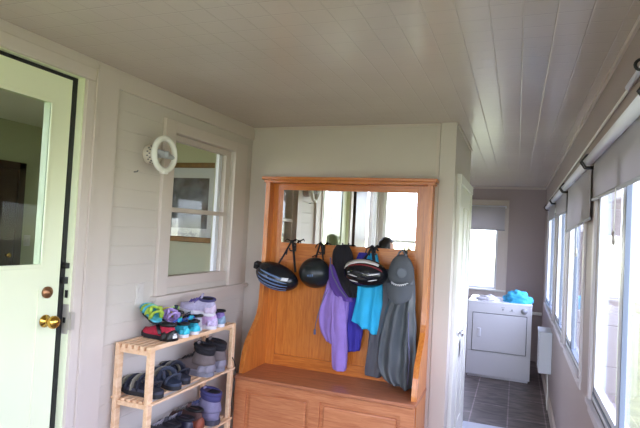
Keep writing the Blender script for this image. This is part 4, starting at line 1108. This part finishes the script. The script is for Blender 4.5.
for s in (-1, 1):
    bm = loft(.25, .095, .02, lambda q: .07 * (1 - .5 * sm(.35, 1, q))); o = obj('shoe', bm, shoe_m, pp, True, (-.075, s * .095, 0)); obj('sole', sole(.255, .097, 0, .022), M['black'], o)
    # hand: palm and five fingers
    hb = [(.035, s * .215, .80, .024, .015), (.043, s * .216, .765, .030, .016), (.048, s * .216, .735, .030, .014)]; he = [(0, 1), (1, 2)]
    hand = skin_body('hand', hb, he, skin, pp, 2)
    for k_, (dx, ln) in enumerate(((-.027, .052), (-.009, .064), (.009, .068), (.026, .060))):
        bx_, bz_ = .048 + dx, .728
        f_ = [(bx_, s * .216, bz_, .0085), (bx_ + .002, s * .212, bz_ - ln * .5, .0078), (bx_ + .004, s * .202, bz_ - ln * .82, .0070), (bx_ + .006, s * .192, bz_ - ln, .0058)]
        skin_body('finger', f_, [(0, 1), (1, 2), (2, 3)], skin, hand, 1)
    f_ = [(.062, s * .212, .775, .010), (.082, s * .205, .750, .0092), (.090, s * .198, .725, .0075)]
    skin_body('thumb', f_, [(0, 1), (1, 2)], skin, hand, 1)

# ------------------------------------------------------------------ light
wd = bpy.data.worlds.new('sky'); SC.world = wd; wd.use_nodes = True
nt = wd.node_tree; bg = nt.nodes['Background']
tc = nt.nodes.new('ShaderNodeTexCoord'); sp = nt.nodes.new('ShaderNodeSeparateXYZ'); nt.links.new(tc.outputs['Generated'], sp.inputs[0])
cr = nt.nodes.new('ShaderNodeValToRGB'); mr = nt.nodes.new('ShaderNodeMapRange')
mr.inputs[1].default_value = -1; mr.inputs[2].default_value = 1
nt.links.new(sp.outputs[2], mr.inputs[0]); nt.links.new(mr.outputs[0], cr.inputs[0])
e = cr.color_ramp.elements
e[0].position = .0; e[0].color = (.55, .56, .34, 1)
e[1].position = 1.0; e[1].color = (.90, .98, 1.5, 1)
for pos, col in ((.49, (.82, .84, .62, 1)), (.51, (.80, .88, 1.0, 1)), (.60, (.80, .87, 1.18, 1))):
    q = e.new(pos); q.color = col
nt.links.new(cr.outputs[0], bg.inputs[0]); bg.inputs[1].default_value = 4.5
def portal(name, loc, rot, sx, sy):
    l = bpy.data.lights.new(name, 'AREA'); l.shape = 'RECTANGLE'; l.size = sx; l.size_y = sy
    l.cycles.is_portal = True
    o = bpy.data.objects.new(name, l); COL.objects.link(o); o.location = loc; o.rotation_euler = rot
for a, b_, c, d in RW: portal('daylight', (XR + .105, (a + b_) / 2, (c + d) / 2), (0, math.radians(90), 0), d - c, b_ - a)
a, b_, c, d = FARH; portal('daylight', ((a + b_) / 2, YF + .11, (c + d) / 2), (math.radians(-90), 0, 0), b_ - a, d - c)
a, b_, c, d = RH; portal('daylight', ((a + b_) / 2, YR - .11, (c + d) / 2), (math.radians(90), 0, 0), b_ - a, d - c)
a, b_, c, d = LEFT_HOLES[2]; portal('daylight', (XL - .145, (a + b_) / 2, (c + d) / 2), (0, math.radians(-90), 0), d - c, b_ - a)
a, b_, c, d = HS; portal('daylight', ((a + b_) / 2, .39, (c + d) / 2), (math.radians(90), 0, 0), b_ - a, d - c)
a, b_, c, d = HW; portal('daylight', (HX - .11, (a + b_) / 2, (c + d) / 2), (0, math.radians(-90), 0), d - c, b_ - a)

# ------------------------------------------------------------------ camera
cam = bpy.data.cameras.new('camera'); co = bpy.data.objects.new('camera', cam); COL.objects.link(co); SC.camera = co
cam.sensor_width = 36; cam.sensor_fit = 'HORIZONTAL'; cam.lens = 518.89 * 36 / 640; cam.clip_start = .02
yaw, pitch, roll = -.36453, .032108, .052253
cy_, sy_, cp_, sp_ = math.cos(yaw), math.sin(yaw), math.cos(pitch), math.sin(pitch)
fwd = Vector((sy_ * cp_, cy_ * cp_, sp_)); right = Vector((cy_, -sy_, 0)); up = right.cross(fwd)
r = math.cos(roll) * right + math.sin(roll) * up; u = -math.sin(roll) * right + math.cos(roll) * up
m4 = Matrix((r, u, -fwd)).transposed().to_4x4(); m4.translation = Vector((0, 0, 1.634)); co.matrix_world = m4

vs = SC.view_settings
vs.view_transform = 'Standard'; vs.look = 'None'; vs.gamma = 1; vs.use_curve_mapping = False; vs.exposure = 1.02
SC.cycles.max_bounces = 12; SC.cycles.diffuse_bounces = 6; SC.cycles.transparent_max_bounces = 16
SC.cycles.caustics_reflective = False; SC.cycles.caustics_refractive = False
SC.cycles.use_denoising = True
